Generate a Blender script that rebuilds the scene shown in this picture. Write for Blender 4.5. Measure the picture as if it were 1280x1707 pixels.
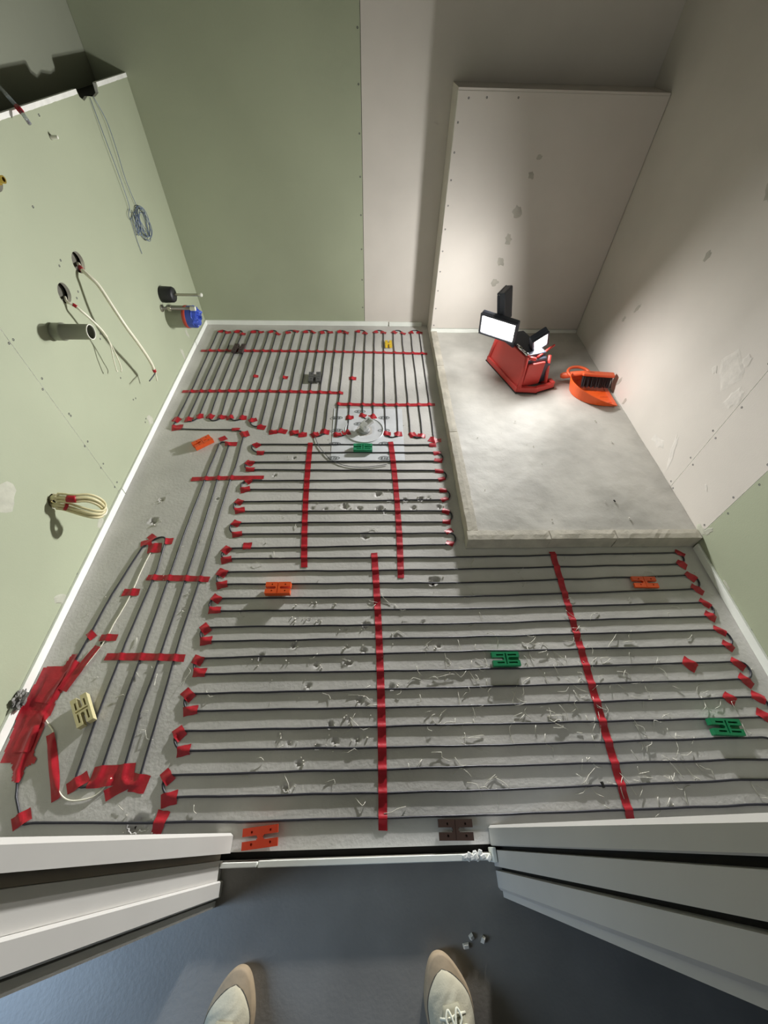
import bpy, bmesh, math, random
import numpy as np
from mathutils import Vector, Matrix, noise

for o in list(bpy.data.objects):
    bpy.data.objects.remove(o)
scene = bpy.context.scene
COL = scene.collection
random.seed(7)

# ------------------------------------------------------------------ camera
CAM_F = 687.64                       # focal length in pixels of the 1280x1707 frame
PITCH, YAW, ROLL = math.radians(51.41), math.radians(2.975), math.radians(2.003)
cam_data = bpy.data.cameras.new('camera')
cam_data.sensor_fit = 'VERTICAL'
cam_data.sensor_height = 24.0
cam_data.lens = CAM_F / 1707.0 * 24.0
cam_data.clip_start = 0.01
cam_data.clip_end = 50
cam = bpy.data.objects.new('camera', cam_data)
COL.objects.link(cam)
_f = Vector((math.sin(YAW) * math.cos(PITCH), math.cos(YAW) * math.cos(PITCH), -math.sin(PITCH)))
_r = Vector((math.cos(YAW), -math.sin(YAW), 0))
_u = _r.cross(_f)
_r2 = _r * math.cos(ROLL) + _u * math.sin(ROLL)
_u2 = _u * math.cos(ROLL) - _r * math.sin(ROLL)
cam.matrix_world = Matrix(((_r2.x, _u2.x, -_f.x, 0.0), (_r2.y, _u2.y, -_f.y, 0.0), (_r2.z, _u2.z, -_f.z, 1.40), (0, 0, 0, 1)))
scene.camera = cam

# ------------------------------------------------------------------ world, lights, exposure
world = bpy.data.worlds.new('world')
scene.world = world
world.use_nodes = True
world.node_tree.nodes['Background'].inputs[0].default_value = (0.7, 0.7, 0.7, 1)
world.node_tree.nodes['Background'].inputs[1].default_value = 0.02
HEAD_POWER = (12.8, 7.0, 8.5)          # the three heads of the work light
PANEL_GLOW = 12.0
LAMP_COLOR = (0.99, 0.99, 0.985)
FALLOFF = (0.9, 0.0, 0.35)             # share of the beam that holds its strength with distance
wl = bpy.data.lights.new('assumed_corridor_light', 'AREA')   # assumed unseen source for the bluish corridor light, aimed down at the floor
wl.shape = 'RECTANGLE'
wl.size, wl.size_y = 0.45, 0.9
wl.energy = 6.6
wl.spread = math.radians(95)
wl.color = (0.52, 0.72, 1.0)
wlo = bpy.data.objects.new('assumed_corridor_light', wl)
wlo.location = (-1.66, -0.40, 1.05)
wlo.rotation_euler = Vector((.80, .02, -1.0)).to_track_quat('-Z', 'Y').to_euler()
COL.objects.link(wlo)
vs = scene.view_settings
vs.view_transform = 'Standard'
vs.look = 'None'
vs.gamma = 1.0
vs.use_curve_mapping = False
vs.exposure = 0.0
scene.cycles.use_denoising = True

# ------------------------------------------------------------------ metric layout (metres)
DATA = {
    'runs': [[(-0.561, 1.547), (0.309, 1.541)], [(-0.533, 1.487), (0.321, 1.486)], [(-0.571, 1.421), (0.326, 1.427)], [(-0.562, 1.371), (0.324, 1.363)], [(-0.555, 1.301), (0.328, 1.305)], [(-0.562, 1.248), (0.326, 1.242)], [(-0.569, 1.176), (0.329, 1.182)], [(-0.562, 1.122), (0.325, 1.119)], [(-0.565, 1.059), (0.318, 1.059)], [(-0.549, 1.002), (0.324, 1.0)], [(-0.566, 0.931), (0.32, 0.942)], [(-0.569, 0.883), (0.389, 0.881), (1.245, 0.892)], [(-0.564, 0.823), (0.381, 0.825), (1.237, 0.838)], [(-0.557, 0.77), (0.372, 0.765), (1.249, 0.787)], [(-0.567, 0.712), (0.363, 0.707), (1.242, 0.726)], [(-0.56, 0.662), (0.355, 0.657), (1.248, 0.67)], [(-0.573, 0.6), (0.347, 0.601), (1.242, 0.615)], [(-0.561, 0.55), (0.339, 0.551), (1.248, 0.563)], [(-0.567, 0.493), (0.331, 0.5), (1.249, 0.505)], [(-0.554, 0.441), (0.322, 0.439), (1.253, 0.45)], [(-0.569, 0.38), (0.314, 0.384), (1.249, 0.391)], [(-0.556, 0.329), (0.305, 0.327), (1.251, 0.336)], [(-0.571, 0.273), (0.297, 0.273), (1.242, 0.275)], [(-0.549, 0.221), (0.288, 0.216), (1.2, 0.22)], [(-0.571, 0.16), (0.28, 0.163), (1.215, 0.162)], [(-0.549, 0.108), (0.271, 0.104), (1.225, 0.113)], [(-0.899, 0.06), (-0.357, 0.049), (0.262, 0.048), (1.235, 0.054)]],
    'verts': [[(-0.992, 2.618), (-0.994, 1.979), (-1.004, 1.735)], [(-0.937, 2.619), (-0.944, 1.979), (-0.949, 1.74)], [(-0.886, 2.62), (-0.896, 1.98), (-0.896, 1.765)], [(-0.832, 2.621), (-0.843, 1.98), (-0.839, 1.751)], [(-0.778, 2.622), (-0.789, 1.98), (-0.783, 1.757)], [(-0.721, 2.623), (-0.729, 1.981), (-0.734, 1.762)], [(-0.661, 2.624), (-0.674, 1.981), (-0.673, 1.757)], [(-0.609, 2.625), (-0.621, 1.981), (-0.622, 1.721)], [(-0.55, 2.626), (-0.563, 1.982), (-0.563, 1.702)], [(-0.491, 2.627), (-0.506, 1.982), (-0.51, 1.664)], [(-0.436, 2.628), (-0.448, 1.982), (-0.455, 1.665)], [(-0.376, 2.629), (-0.39, 1.983), (-0.397, 1.651)], [(-0.325, 2.629), (-0.336, 1.983), (-0.343, 1.641)], [(-0.269, 2.63), (-0.287, 1.628)], [(-0.214, 2.631), (-0.234, 1.637)], [(-0.159, 2.632), (-0.177, 1.632)], [(-0.09, 2.633), (-0.117, 1.642)], [(-0.029, 2.634), (-0.041, 1.773)], [(0.032, 2.635), (0.015, 1.762)], [(0.091, 2.636), (0.077, 1.632)], [(0.155, 2.637), (0.143, 1.628)], [(0.213, 2.638), (0.206, 1.633)], [(0.273, 2.639), (0.265, 1.619)], [(0.33, 2.64), (0.323, 1.582)]],
    'vturn': [(-0.993, 1.682), (-0.966, 1.662), (-0.844, 1.655), (-0.694, 1.655), (-0.655, 1.643), (-0.635, 1.609)],
    'B': [[(-0.636, 1.582), (-0.634, 1.385), (-0.641, 1.309), (-0.646, 1.033), (-0.647, 0.835), (-0.659, 0.581), (-0.657, 0.394), (-0.659, 0.249), (-0.658, 0.16)], [(-0.709, 0.167), (-0.715, 0.34), (-0.708, 0.535), (-0.701, 0.812), (-0.699, 1.033), (-0.699, 1.309), (-0.695, 1.53)], [(-0.744, 1.543), (-0.755, 1.309), (-0.766, 1.053), (-0.767, 0.795), (-0.771, 0.536), (-0.773, 0.319), (-0.773, 0.171)], [(-0.838, 0.167), (-0.841, 0.32), (-0.838, 0.549), (-0.822, 0.837), (-0.831, 0.962)], [(-0.9, 0.954), (-0.913, 0.937), (-0.954, 0.737), (-0.97, 0.579), (-0.981, 0.456), (-1.012, 0.33)]],
    'start': [(-1.01, 0.289), (-1.007, 0.181), (-0.979, 0.117), (-0.946, 0.074), (-0.899, 0.06)],
    'sensor': [[(-0.869, 0.954), (-0.871, 0.922), (-0.877, 0.87), (-0.881, 0.814), (-0.882, 0.773), (-0.886, 0.719), (-0.894, 0.664), (-0.903, 0.619), (-0.907, 0.578), (-0.915, 0.542), (-0.943, 0.465)], [(-1.012, 0.33), (-0.987, 0.308), (-0.951, 0.276), (-0.938, 0.232), (-0.903, 0.171), (-0.869, 0.129), (-0.83, 0.107), (-0.778, 0.111), (-0.753, 0.128), (-0.736, 0.158)]],
    'patches': [(-0.56, 1.541, -0.73, 0.0362, 0.0293, 'red tape on the far cable of the thirteenth U-bend from doorway, pipe-wall side', 'tape patches on the bends facing the pipe wall'), (-0.532, 1.486, -0.02, 0.0358, 0.0293, 'red tape on the near cable of the thirteenth U-bend from doorway, pipe-wall side', 'tape patches on the bends facing the pipe wall'), (-0.572, 1.417, -0.39, 0.0429, 0.0319, 'red tape on the far cable of the twelfth U-bend from doorway, pipe-wall side', 'tape patches on the bends facing the pipe wall'), (-0.562, 1.374, 0.01, 0.0404, 0.0284, 'red tape on the near cable of the twelfth U-bend from doorway, pipe-wall side', 'tape patches on the bends facing the pipe wall'), (-0.557, 1.301, -0.76, 0.0362, 0.0279, 'red tape on the far cable of the eleventh U-bend from doorway, pipe-wall side', 'tape patches on the bends facing the pipe wall'), (-0.562, 1.248, 0.36, 0.0432, 0.0322, 'red tape on the near cable of the eleventh U-bend from doorway, pipe-wall side', 'tape patches on the bends facing the pipe wall'), (-0.576, 1.176, -0.45, 0.0371, 0.0286, 'red tape on the far cable of the tenth U-bend from doorway, pipe-wall side', 'tape patches on the bends facing the pipe wall'), (-0.563, 1.128, 0.21, 0.0422, 0.0326, 'red tape on the near cable of the tenth U-bend from doorway, pipe-wall side', 'tape patches on the bends facing the pipe wall'), (-0.565, 1.058, -0.41, 0.036, 0.0308, 'red tape on the far cable of the ninth U-bend from doorway, pipe-wall side', 'tape patches on the bends facing the pipe wall'), (-0.55, 1.002, 0.24, 0.0401, 0.0277, 'red tape on the near cable of the ninth U-bend from doorway, pipe-wall side', 'tape patches on the bends facing the pipe wall'), (-0.578, 0.925, -0.61, 0.0361, 0.0331, 'red tape on the far cable of the eighth U-bend from doorway, pipe-wall side', 'tape patches on the bends facing the pipe wall'), (-0.568, 0.878, 0.33, 0.0405, 0.0286, 'red tape on the near cable of the eighth U-bend from doorway, pipe-wall side', 'tape patches on the bends facing the pipe wall'), (-0.572, 0.82, -0.4, 0.0407, 0.0328, 'red tape on the far cable of the seventh U-bend from doorway, pipe-wall side', 'tape patches on the bends facing the pipe wall'), (-0.561, 0.768, 0.32, 0.0401, 0.0294, 'red tape on the near cable of the seventh U-bend from doorway, pipe-wall side', 'tape patches on the bends facing the pipe wall'), (-0.569, 0.711, -0.55, 0.0393, 0.0276, 'red tape on the far cable of the sixth U-bend from doorway, pipe-wall side', 'tape patches on the bends facing the pipe wall'), (-0.564, 0.666, 0.05, 0.043, 0.0267, 'red tape on the near cable of the sixth U-bend from doorway, pipe-wall side', 'tape patches on the bends facing the pipe wall'), (-0.581, 0.596, -0.83, 0.0412, 0.0284, 'red tape on the far cable of the fifth U-bend from doorway, pipe-wall side', 'tape patches on the bends facing the pipe wall'), (-0.568, 0.552, 0.17, 0.0397, 0.0289, 'red tape on the near cable of the fifth U-bend from doorway, pipe-wall side', 'tape patches on the bends facing the pipe wall'), (-0.579, 0.486, -0.35, 0.0371, 0.0294, 'red tape on the far cable of the fourth U-bend from doorway, pipe-wall side', 'tape patches on the bends facing the pipe wall'), (-0.563, 0.446, 0.0, 0.0413, 0.0284, 'red tape on the near cable of the fourth U-bend from doorway, pipe-wall side', 'tape patches on the bends facing the pipe wall'), (-0.582, 0.377, -0.67, 0.0424, 0.0287, 'red tape on the far cable of the third U-bend from doorway, pipe-wall side', 'tape patches on the bends facing the pipe wall'), (-0.562, 0.33, 0.18, 0.0439, 0.0271, 'red tape on the near cable of the third U-bend from doorway, pipe-wall side', 'tape patches on the bends facing the pipe wall'), (-0.578, 0.268, -0.82, 0.0374, 0.0319, 'red tape on the far cable of the second U-bend from doorway, pipe-wall side', 'tape patches on the bends facing the pipe wall'), (-0.553, 0.221, 0.21, 0.0375, 0.0288, 'red tape on the near cable of the second U-bend from doorway, pipe-wall side', 'tape patches on the bends facing the pipe wall'), (-0.581, 0.157, -0.76, 0.0396, 0.0267, 'red tape on the far cable of the first U-bend from doorway, pipe-wall side', 'tape patches on the bends facing the pipe wall'), (-0.561, 0.104, 0.25, 0.0438, 0.0333, 'red tape on the near cable of the first U-bend from doorway, pipe-wall side', 'tape patches on the bends facing the pipe wall'), (0.329, 1.484, 0.23, 0.04, 0.023, 'red tape on the far cable of the first U-bend from drain, beside shower kerb', 'tape patches on the bends beside the shower kerb'), (0.329, 1.432, -0.21, 0.04, 0.0277, 'red tape on the near cable of the first U-bend from drain, beside shower kerb', 'tape patches on the bends beside the shower kerb'), (0.325, 1.361, -0.09, 0.0398, 0.0268, 'red tape on the far cable of the second U-bend from drain, beside shower kerb', 'tape patches on the bends beside the shower kerb'), (0.33, 1.308, 0.32, 0.0342, 0.0241, 'red tape on the near cable of the second U-bend from drain, beside shower kerb', 'tape patches on the bends beside the shower kerb'), (0.329, 1.239, -0.06, 0.0329, 0.0253, 'red tape on the far cable of the third U-bend from drain, beside shower kerb', 'tape patches on the bends beside the shower kerb'), (0.329, 1.185, 0.46, 0.0345, 0.0229, 'red tape on the near cable of the third U-bend from drain, beside shower kerb', 'tape patches on the bends beside the shower kerb'), (0.328, 1.116, -0.46, 0.0331, 0.0278, 'red tape on the far cable of the fourth U-bend from drain, beside shower kerb', 'tape patches on the bends beside the shower kerb'), (0.324, 1.059, -0.14, 0.0342, 0.0235, 'red tape on the near cable of the fourth U-bend from drain, beside shower kerb', 'tape patches on the bends beside the shower kerb'), (0.328, 1.009, 0.48, 0.0353, 0.0242, 'red tape on the far cable of the fifth U-bend from drain, beside shower kerb', 'tape patches on the bends beside the shower kerb'), (0.324, 0.948, -0.44, 0.0322, 0.0239, 'red tape on the near cable of the fifth U-bend from drain, beside shower kerb', 'tape patches on the bends beside the shower kerb'), (1.263, 0.889, -0.68, 0.0385, 0.0249, 'red tape on the far cable of the first U-bend from the shower front', 'tape patches on the bends in front of the shower'), (1.246, 0.837, -0.75, 0.0395, 0.0313, 'red tape on the near cable of the first U-bend from the shower front', 'tape patches on the bends in front of the shower'), (1.254, 0.781, -0.9, 0.0423, 0.0298, 'red tape on the far cable of the second U-bend from the shower front', 'tape patches on the bends in front of the shower'), (1.253, 0.725, -0.79, 0.0469, 0.0279, 'red tape on the near cable of the second U-bend from the shower front', 'tape patches on the bends in front of the shower'), (1.253, 0.668, -0.85, 0.0411, 0.0249, 'red tape on the far cable of the third U-bend from the shower front', 'tape patches on the bends in front of the shower'), (1.246, 0.616, -0.78, 0.0395, 0.0306, 'red tape on the near cable of the third U-bend from the shower front', 'tape patches on the bends in front of the shower'), (1.251, 0.561, -0.62, 0.042, 0.0249, 'red tape on the far cable of the fourth U-bend from the shower front', 'tape patches on the bends in front of the shower'), (1.251, 0.505, -0.85, 0.0394, 0.026, 'red tape on the near cable of the fourth U-bend from the shower front', 'tape patches on the bends in front of the shower'), (1.249, 0.442, -0.86, 0.0457, 0.0256, 'red tape on the far cable of the fifth U-bend from the shower front', 'tape patches on the bends in front of the shower'), (1.246, 0.387, -0.93, 0.0463, 0.0284, 'red tape on the near cable of the fifth U-bend from the shower front', 'tape patches on the bends in front of the shower'), (1.256, 0.335, -0.55, 0.041, 0.0307, 'red tape on the far cable of the sixth U-bend from the shower front', 'tape patches on the bends in front of the shower'), (1.243, 0.28, -0.69, 0.0449, 0.0296, 'red tape on the near cable of the sixth U-bend from the shower front', 'tape patches on the bends in front of the shower'), (-0.976, 2.635, -0.01, 0.0325, 0.0261, 'small red tape along the back wall on the first cable from the pipe wall', 'tape patches along the back wall'), (-0.926, 2.623, 0.37, 0.0395, 0.0309, 'small red tape along the back wall on the second cable from the pipe wall', 'tape patches along the back wall'), (-0.869, 2.632, -0.16, 0.0374, 0.03, 'small red tape along the back wall on the third cable from the pipe wall', 'tape patches along the back wall'), (-0.827, 2.604, 0.14, 0.0387, 0.0282, 'small red tape along the back wall on the fourth cable from the pipe wall', 'tape patches along the back wall'), (-0.762, 2.629, 0.15, 0.0376, 0.0264, 'small red tape along the back wall on the fifth cable from the pipe wall', 'tape patches along the back wall'), (-0.712, 2.63, 0.42, 0.0399, 0.0251, 'small red tape along the back wall on the sixth cable from the pipe wall', 'tape patches along the back wall'), (-0.653, 2.635, 0.47, 0.04, 0.0291, 'small red tape along the back wall on the seventh cable from the pipe wall', 'tape patches along the back wall'), (-0.6, 2.61, -0.46, 0.0394, 0.0255, 'small red tape along the back wall on the eighth cable from the pipe wall', 'tape patches along the back wall'), (-0.535, 2.626, 0.47, 0.0374, 0.025, 'small red tape along the back wall on the ninth cable from the pipe wall', 'tape patches along the back wall'), (-0.485, 2.646, -0.33, 0.0372, 0.0285, 'small red tape along the back wall on the tenth cable from the pipe wall', 'tape patches along the back wall'), (-0.424, 2.634, 0.25, 0.0397, 0.0261, 'small red tape along the back wall on the eleventh cable from the pipe wall', 'tape patches along the back wall'), (-0.373, 2.634, -0.5, 0.0396, 0.0247, 'small red tape along the back wall on the twelfth cable from the pipe wall', 'tape patches along the back wall'), (-0.312, 2.63, 0.38, 0.0327, 0.0301, 'small red tape along the back wall on the thirteenth cable from the pipe wall', 'tape patches along the back wall'), (-0.261, 2.635, 0.28, 0.0393, 0.0283, 'small red tape along the back wall on the fourteenth cable from the pipe wall', 'tape patches along the back wall'), (-0.2, 2.643, 0.38, 0.0334, 0.0292, 'small red tape along the back wall on the fifteenth cable from the pipe wall', 'tape patches along the back wall'), (-0.157, 2.632, -0.17, 0.0394, 0.0298, 'small red tape along the back wall on the sixteenth cable from the pipe wall', 'tape patches along the back wall'), (-0.081, 2.647, -0.03, 0.0362, 0.0248, 'small red tape along the back wall on the seventeenth cable from the pipe wall', 'tape patches along the back wall'), (-0.031, 2.626, -0.47, 0.0368, 0.0279, 'small red tape along the back wall on the eighteenth cable from the pipe wall', 'tape patches along the back wall'), (0.039, 2.64, 0.36, 0.0369, 0.0256, 'small red tape along the back wall on the nineteenth cable from the pipe wall', 'tape patches along the back wall'), (0.091, 2.636, -0.14, 0.0383, 0.0282, 'small red tape along the back wall on the twentieth cable from the pipe wall', 'tape patches along the back wall'), (0.163, 2.641, -0.49, 0.0389, 0.0302, 'small red tape along the back wall on the twenty-first cable from the pipe wall', 'tape patches along the back wall'), (0.222, 2.63, -0.41, 0.0364, 0.0272, 'small red tape along the back wall on the twenty-second cable from the pipe wall', 'tape patches along the back wall'), (0.275, 2.639, 0.29, 0.0344, 0.0262, 'small red tape along the back wall on the twenty-third cable from the pipe wall', 'tape patches along the back wall'), (0.332, 2.64, -0.01, 0.04, 0.0253, 'small red tape along the back wall on the twenty-fourth cable from the pipe wall', 'tape patches along the back wall'), (-1.004, 1.734, -0.39, 0.0432, 0.0371, 'small red tape at the doorway-side end of the first back cable from the pipe wall', 'tape patches at the doorway-side ends of the back cables'), (-0.942, 1.736, 0.01, 0.0413, 0.0369, 'small red tape at the doorway-side end of the second back cable from the pipe wall', 'tape patches at the doorway-side ends of the back cables'), (-0.892, 1.763, 0.28, 0.0376, 0.0371, 'small red tape at the doorway-side end of the third back cable from the pipe wall', 'tape patches at the doorway-side ends of the back cables'), (-0.837, 1.761, -0.3, 0.04, 0.0367, 'small red tape at the doorway-side end of the fourth back cable from the pipe wall', 'tape patches at the doorway-side ends of the back cables'), (-0.778, 1.757, -0.08, 0.045, 0.0313, 'small red tape at the doorway-side end of the fifth back cable from the pipe wall', 'tape patches at the doorway-side ends of the back cables'), (-0.735, 1.754, 0.37, 0.0387, 0.0311, 'small red tape at the doorway-side end of the sixth back cable from the pipe wall', 'tape patches at the doorway-side ends of the back cables'), (-0.667, 1.752, -0.01, 0.0404, 0.0343, 'small red tape at the doorway-side end of the seventh back cable from the pipe wall', 'tape patches at the doorway-side ends of the back cables'), (-0.612, 1.732, 0.4, 0.0441, 0.03, 'small red tape at the doorway-side end of the eighth back cable from the pipe wall', 'tape patches at the doorway-side ends of the back cables'), (-0.558, 1.676, -0.19, 0.0425, 0.0339, 'small red tape at the doorway-side end of the ninth back cable from the pipe wall', 'tape patches at the doorway-side ends of the back cables'), (-0.494, 1.638, 0.22, 0.0418, 0.0305, 'small red tape at the doorway-side end of the tenth back cable from the pipe wall', 'tape patches at the doorway-side ends of the back cables'), (-0.446, 1.646, -0.25, 0.0455, 0.0328, 'small red tape at the doorway-side end of the eleventh back cable from the pipe wall', 'tape patches at the doorway-side ends of the back cables'), (-0.386, 1.634, 0.27, 0.0469, 0.035, 'small red tape at the doorway-side end of the twelfth back cable from the pipe wall', 'tape patches at the doorway-side ends of the back cables'), (-0.342, 1.618, 0.18, 0.0431, 0.0325, 'small red tape at the doorway-side end of the thirteenth back cable from the pipe wall', 'tape patches at the doorway-side ends of the back cables'), (-0.279, 1.617, 0.41, 0.0417, 0.0374, 'small red tape at the doorway-side end of the fourteenth back cable from the pipe wall', 'tape patches at the doorway-side ends of the back cables'), (-0.231, 1.641, -0.19, 0.0457, 0.0363, 'small red tape at the doorway-side end of the fifteenth back cable from the pipe wall', 'tape patches at the doorway-side ends of the back cables'), (-0.166, 1.616, 0.11, 0.0414, 0.0311, 'small red tape at the doorway-side end of the sixteenth back cable from the pipe wall', 'tape patches at the doorway-side ends of the back cables'), (-0.122, 1.631, 0.27, 0.0406, 0.0353, 'small red tape at the doorway-side end of the seventeenth back cable from the pipe wall', 'tape patches at the doorway-side ends of the back cables'), (-0.039, 1.768, -0.37, 0.0378, 0.0311, 'small red tape at the doorway-side end of the eighteenth back cable from the pipe wall', 'tape patches at the doorway-side ends of the back cables'), (0.013, 1.759, 0.31, 0.0388, 0.0373, 'small red tape at the doorway-side end of the nineteenth back cable from the pipe wall', 'tape patches at the doorway-side ends of the back cables'), (0.084, 1.624, -0.13, 0.0428, 0.0328, 'small red tape at the doorway-side end of the twentieth back cable from the pipe wall', 'tape patches at the doorway-side ends of the back cables'), (0.144, 1.621, 0.12, 0.0379, 0.0332, 'small red tape at the doorway-side end of the twenty-first back cable from the pipe wall', 'tape patches at the doorway-side ends of the back cables'), (0.217, 1.618, 0.44, 0.0388, 0.0353, 'small red tape at the doorway-side end of the twenty-second back cable from the pipe wall', 'tape patches at the doorway-side ends of the back cables'), (0.261, 1.611, -0.17, 0.04, 0.0301, 'small red tape at the doorway-side end of the twenty-third back cable from the pipe wall', 'tape patches at the doorway-side ends of the back cables'), (0.319, 1.578, -0.48, 0.0465, 0.0367, 'small red tape at the doorway-side end of the twenty-fourth back cable from the pipe wall', 'tape patches at the doorway-side ends of the back cables'), (-0.983, 1.673, 0.2, 0.0536, 0.0429, 'red tape at the corner where the outermost cable turns beside the edge strip', 'single tape patches'), (-0.685, 1.659, 0, 0.0388, 0.0257, 'red tape before the curve of the cable above the orange shim', 'single tape patches'), (-0.633, 1.622, 0.5, 0.0428, 0.0449, 'red tape on the curve where the cable turns toward the doorway', 'single tape patches'), (-0.735, 1.59, 0.6, 0.0346, 0.0332, 'red tape on the pipe-wall side of the small hairpin bend near the orange shim', 'single tape patches'), (-0.687, 1.55, 0, 0.0584, 0.0289, 'red tape across the small hairpin bend near the orange shim', 'single tape patches'), (-0.107, 1.751, 0, 0.0418, 0.0332, 'red tape on the single cable crossing the drain sheet edge', 'single tape patches'), (-0.1, 2.112, 0, 0.0417, 0.0318, 'red tape square midway on the cable above the drain', 'single tape patches'), (-0.663, 2.128, 0.2, 0.0308, 0.0259, 'tiny red tape on a back cable, nearest the pipe wall between two strips', 'single tape patches'), (-0.49, 2.118, 0, 0.0286, 0.0287, 'tiny red tape on a back cable beside the grey shim', 'single tape patches'), (0.312, 1.542, 0, 0.0352, 0.0287, 'red tape where the last back cable turns beside the kerb and drain', 'single tape patches'), (0.345, 1.576, 0, 0.0285, 0.0273, 'faded pale red tape tight against the shower kerb', 'single tape patches'), (-0.498, 0.943, 0.05, 0.0344, 0.0337, 'lone red tape on a long cable above the orange block shim', 'single tape patches'), (-0.57, 0.053, -0.15, 0.0307, 0.0515, 'red tape on the cable nearest the doorway, above white door frame', 'single tape patches'), (1.082, 0.444, -0.8, 0.0448, 0.0373, 'lone slanted red tape lying across long cables, green shim side', 'single tape patches'), (1.159, 0.333, -0.8, 0.0371, 0.0312, 'lone slanted red tape just above the corner green shim', 'single tape patches'), (-0.905, 0.962, 0.3, 0.043, 0.0284, 'red tape on the outer leg of the hairpin by edge strip', 'single tape patches'), (-0.89, 0.989, -0.6, 0.0352, 0.0265, 'red tape on top of the hairpin bend by edge strip', 'single tape patches'), (-0.816, 0.97, 0.1, 0.0277, 0.0303, 'red tape on the inner leg of the hairpin by edge strip', 'single tape patches'), (-0.864, 0.937, 0.1, 0.0523, 0.0462, 'red tape block fixing the end of the white sensor wire', 'single tape patches'), (-0.888, 0.742, 0, 0.06, 0.0288, 'red tape across the middle of the white sensor wire', 'single tape patches'), (-0.903, 0.569, 0, 0.0577, 0.0239, 'red tape across the white sensor wire above the big red patch', 'single tape patches'), (-0.965, 0.579, 0.8, 0.0233, 0.0334, 'narrow red tape on the outer cable above the big red patch', 'single tape patches'), (-0.827, 0.149, 0.6, 0.0559, 0.0308, 'red tape at the end of the outermost hairpin beside the beige shim', 'single tape patches'), (-0.737, 0.163, 0.06, 0.1179, 0.0525, 'large red tape patch over the hairpin end and white wire', 'single tape patches'), (-0.712, 0.13, 0.5, 0.0631, 0.0283, 'slanted red tape beside the large patch over a hairpin end', 'single tape patches'), (-0.656, 0.143, -0.15, 0.0485, 0.0441, 'square red tape at the inner hairpin end beside the large patch', 'single tape patches'), (-0.94, 0.069, 0.6, 0.046, 0.032, 'red tape in the corner beside white door frame and pipe wall', 'single tape patches')],
    'strips': [(-1.044, 2.4, 0.361, 2.383, 'long red tape strip across the back cables nearest the back wall'), (-1.043, 1.979, -0.15, 1.97, 'long red tape strip across the back cables starting at the pipe-wall edge strip'), (-0.182, 1.87, 0.357, 1.868, 'red tape strip ending at the shower kerb just above the drain sheet'), (-0.818, 1.313, -0.491, 1.323, 'red tape strip across three cables below the slanted orange shim'), (-0.85, 0.803, -0.614, 0.792, 'red tape strip across four cables beside the white sensor wire'), (-0.888, 0.503, -0.625, 0.494, 'red tape strip across four cables above the beige shim'), (-0.297, 1.56, -0.26, 0.841, 'red tape strip running lengthwise from the drain sheet, pipe-wall side'), (0.102, 1.564, 0.115, 0.789, 'red tape strip running lengthwise from the drain sheet, shower side'), (0.013, 0.905, 0.028, 0.021, 'longest red tape strip running straight toward the doorway'), (0.737, 0.903, 0.71, 0.029, 'red tape strip running from the shower front kerb to the doorway wall'), (-0.959, 0.273, -0.868, 0.109, 'red tape strip wrapped along the white wire below the big patch')],
    'big': [(-0.924, 0.538, -0.977, 0.396, 0.026), (-1.016, 0.456, -1.024, 0.361, 0.05), (-1.024, 0.339, -1.02, 0.226, 0.05)],
    'bigpoly': [(-1.073, 0.472), (-1.01, 0.474), (-1.0, 0.514), (-0.981, 0.514), (-0.98, 0.493), (-0.959, 0.482), (-0.958, 0.441), (-0.976, 0.422), (-0.982, 0.384), (-0.985, 0.368), (-0.984, 0.337), (-0.986, 0.302), (-0.986, 0.271), (-0.987, 0.235), (-0.982, 0.219), (-0.971, 0.213), (-0.969, 0.199), (-0.989, 0.19), (-0.987, 0.152), (-1.01, 0.155), (-1.018, 0.178), (-1.026, 0.186), (-1.031, 0.199), (-1.068, 0.201), (-1.069, 0.237), (-1.074, 0.281), (-1.081, 0.325), (-1.081, 0.361), (-1.077, 0.392)],
    'pits': [(-0.913, 1.192, 0.018), (-0.91, 1.076, 0.026), (0.241, 0.774, 0.034), (-0.02, 0.991, 0.024), (-0.256, 1.138, 0.012), (-0.195, 1.136, 0.013), (-0.112, 1.149, 0.024), (-0.047, 1.138, 0.018), (0.039, 1.136, 0.02), (0.062, 1.117, 0.016), (0.036, 1.218, 0.022), (0.084, 1.182, 0.014), (0.156, 1.185, 0.018), (0.223, 1.188, 0.018), (0.259, 1.198, 0.011), (0.19, 1.138, 0.018), (0.304, 1.143, 0.018), (-0.366, 1.453, 0.013), (-0.443, 1.338, 0.012), (-0.206, 0.69, 0.012), (-0.673, 1.197, 0.011), (-0.263, 0.534, 0.02), (-0.372, 0.492, 0.02), (-0.077, 0.475, 0.022), (-0.083, 0.527, 0.013), (-0.017, 0.599, 0.02), (-0.089, 0.587, 0.01), (-0.204, 0.397, 0.014), (-0.183, 0.465, 0.012), (-0.035, 0.351, 0.015), (-0.013, 0.331, 0.01), (0.065, 0.388, 0.014), (-0.025, 0.511, 0.013), (-0.125, 0.281, 0.014), (-0.07, 0.295, 0.01), (-0.04, 0.243, 0.015), (-0.11, 0.238, 0.014), (-0.244, 0.233, 0.011), (-0.21, 0.183, 0.015), (-0.164, 0.222, 0.011), (-0.239, 0.124, 0.018), (-0.273, 0.256, 0.012), (-0.268, 0.626, 0.009), (-0.225, 0.623, 0.009), (-0.192, 0.615, 0.009), (0.187, 0.61, 0.009), (0.118, 0.606, 0.009), (0.233, 0.525, 0.014), (0.25, 0.417, 0.009), (-0.278, 0.678, 0.009), (-0.63, 0.048, 0.035), (-0.14, 0.677, 0.01), (-0.796, 0.81, 0.009), (-0.679, 0.671, 0.008), (-0.676, 0.738, 0.008), (-0.28, 0.483, 0.009), (0.086, 0.56, 0.01)],
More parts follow.
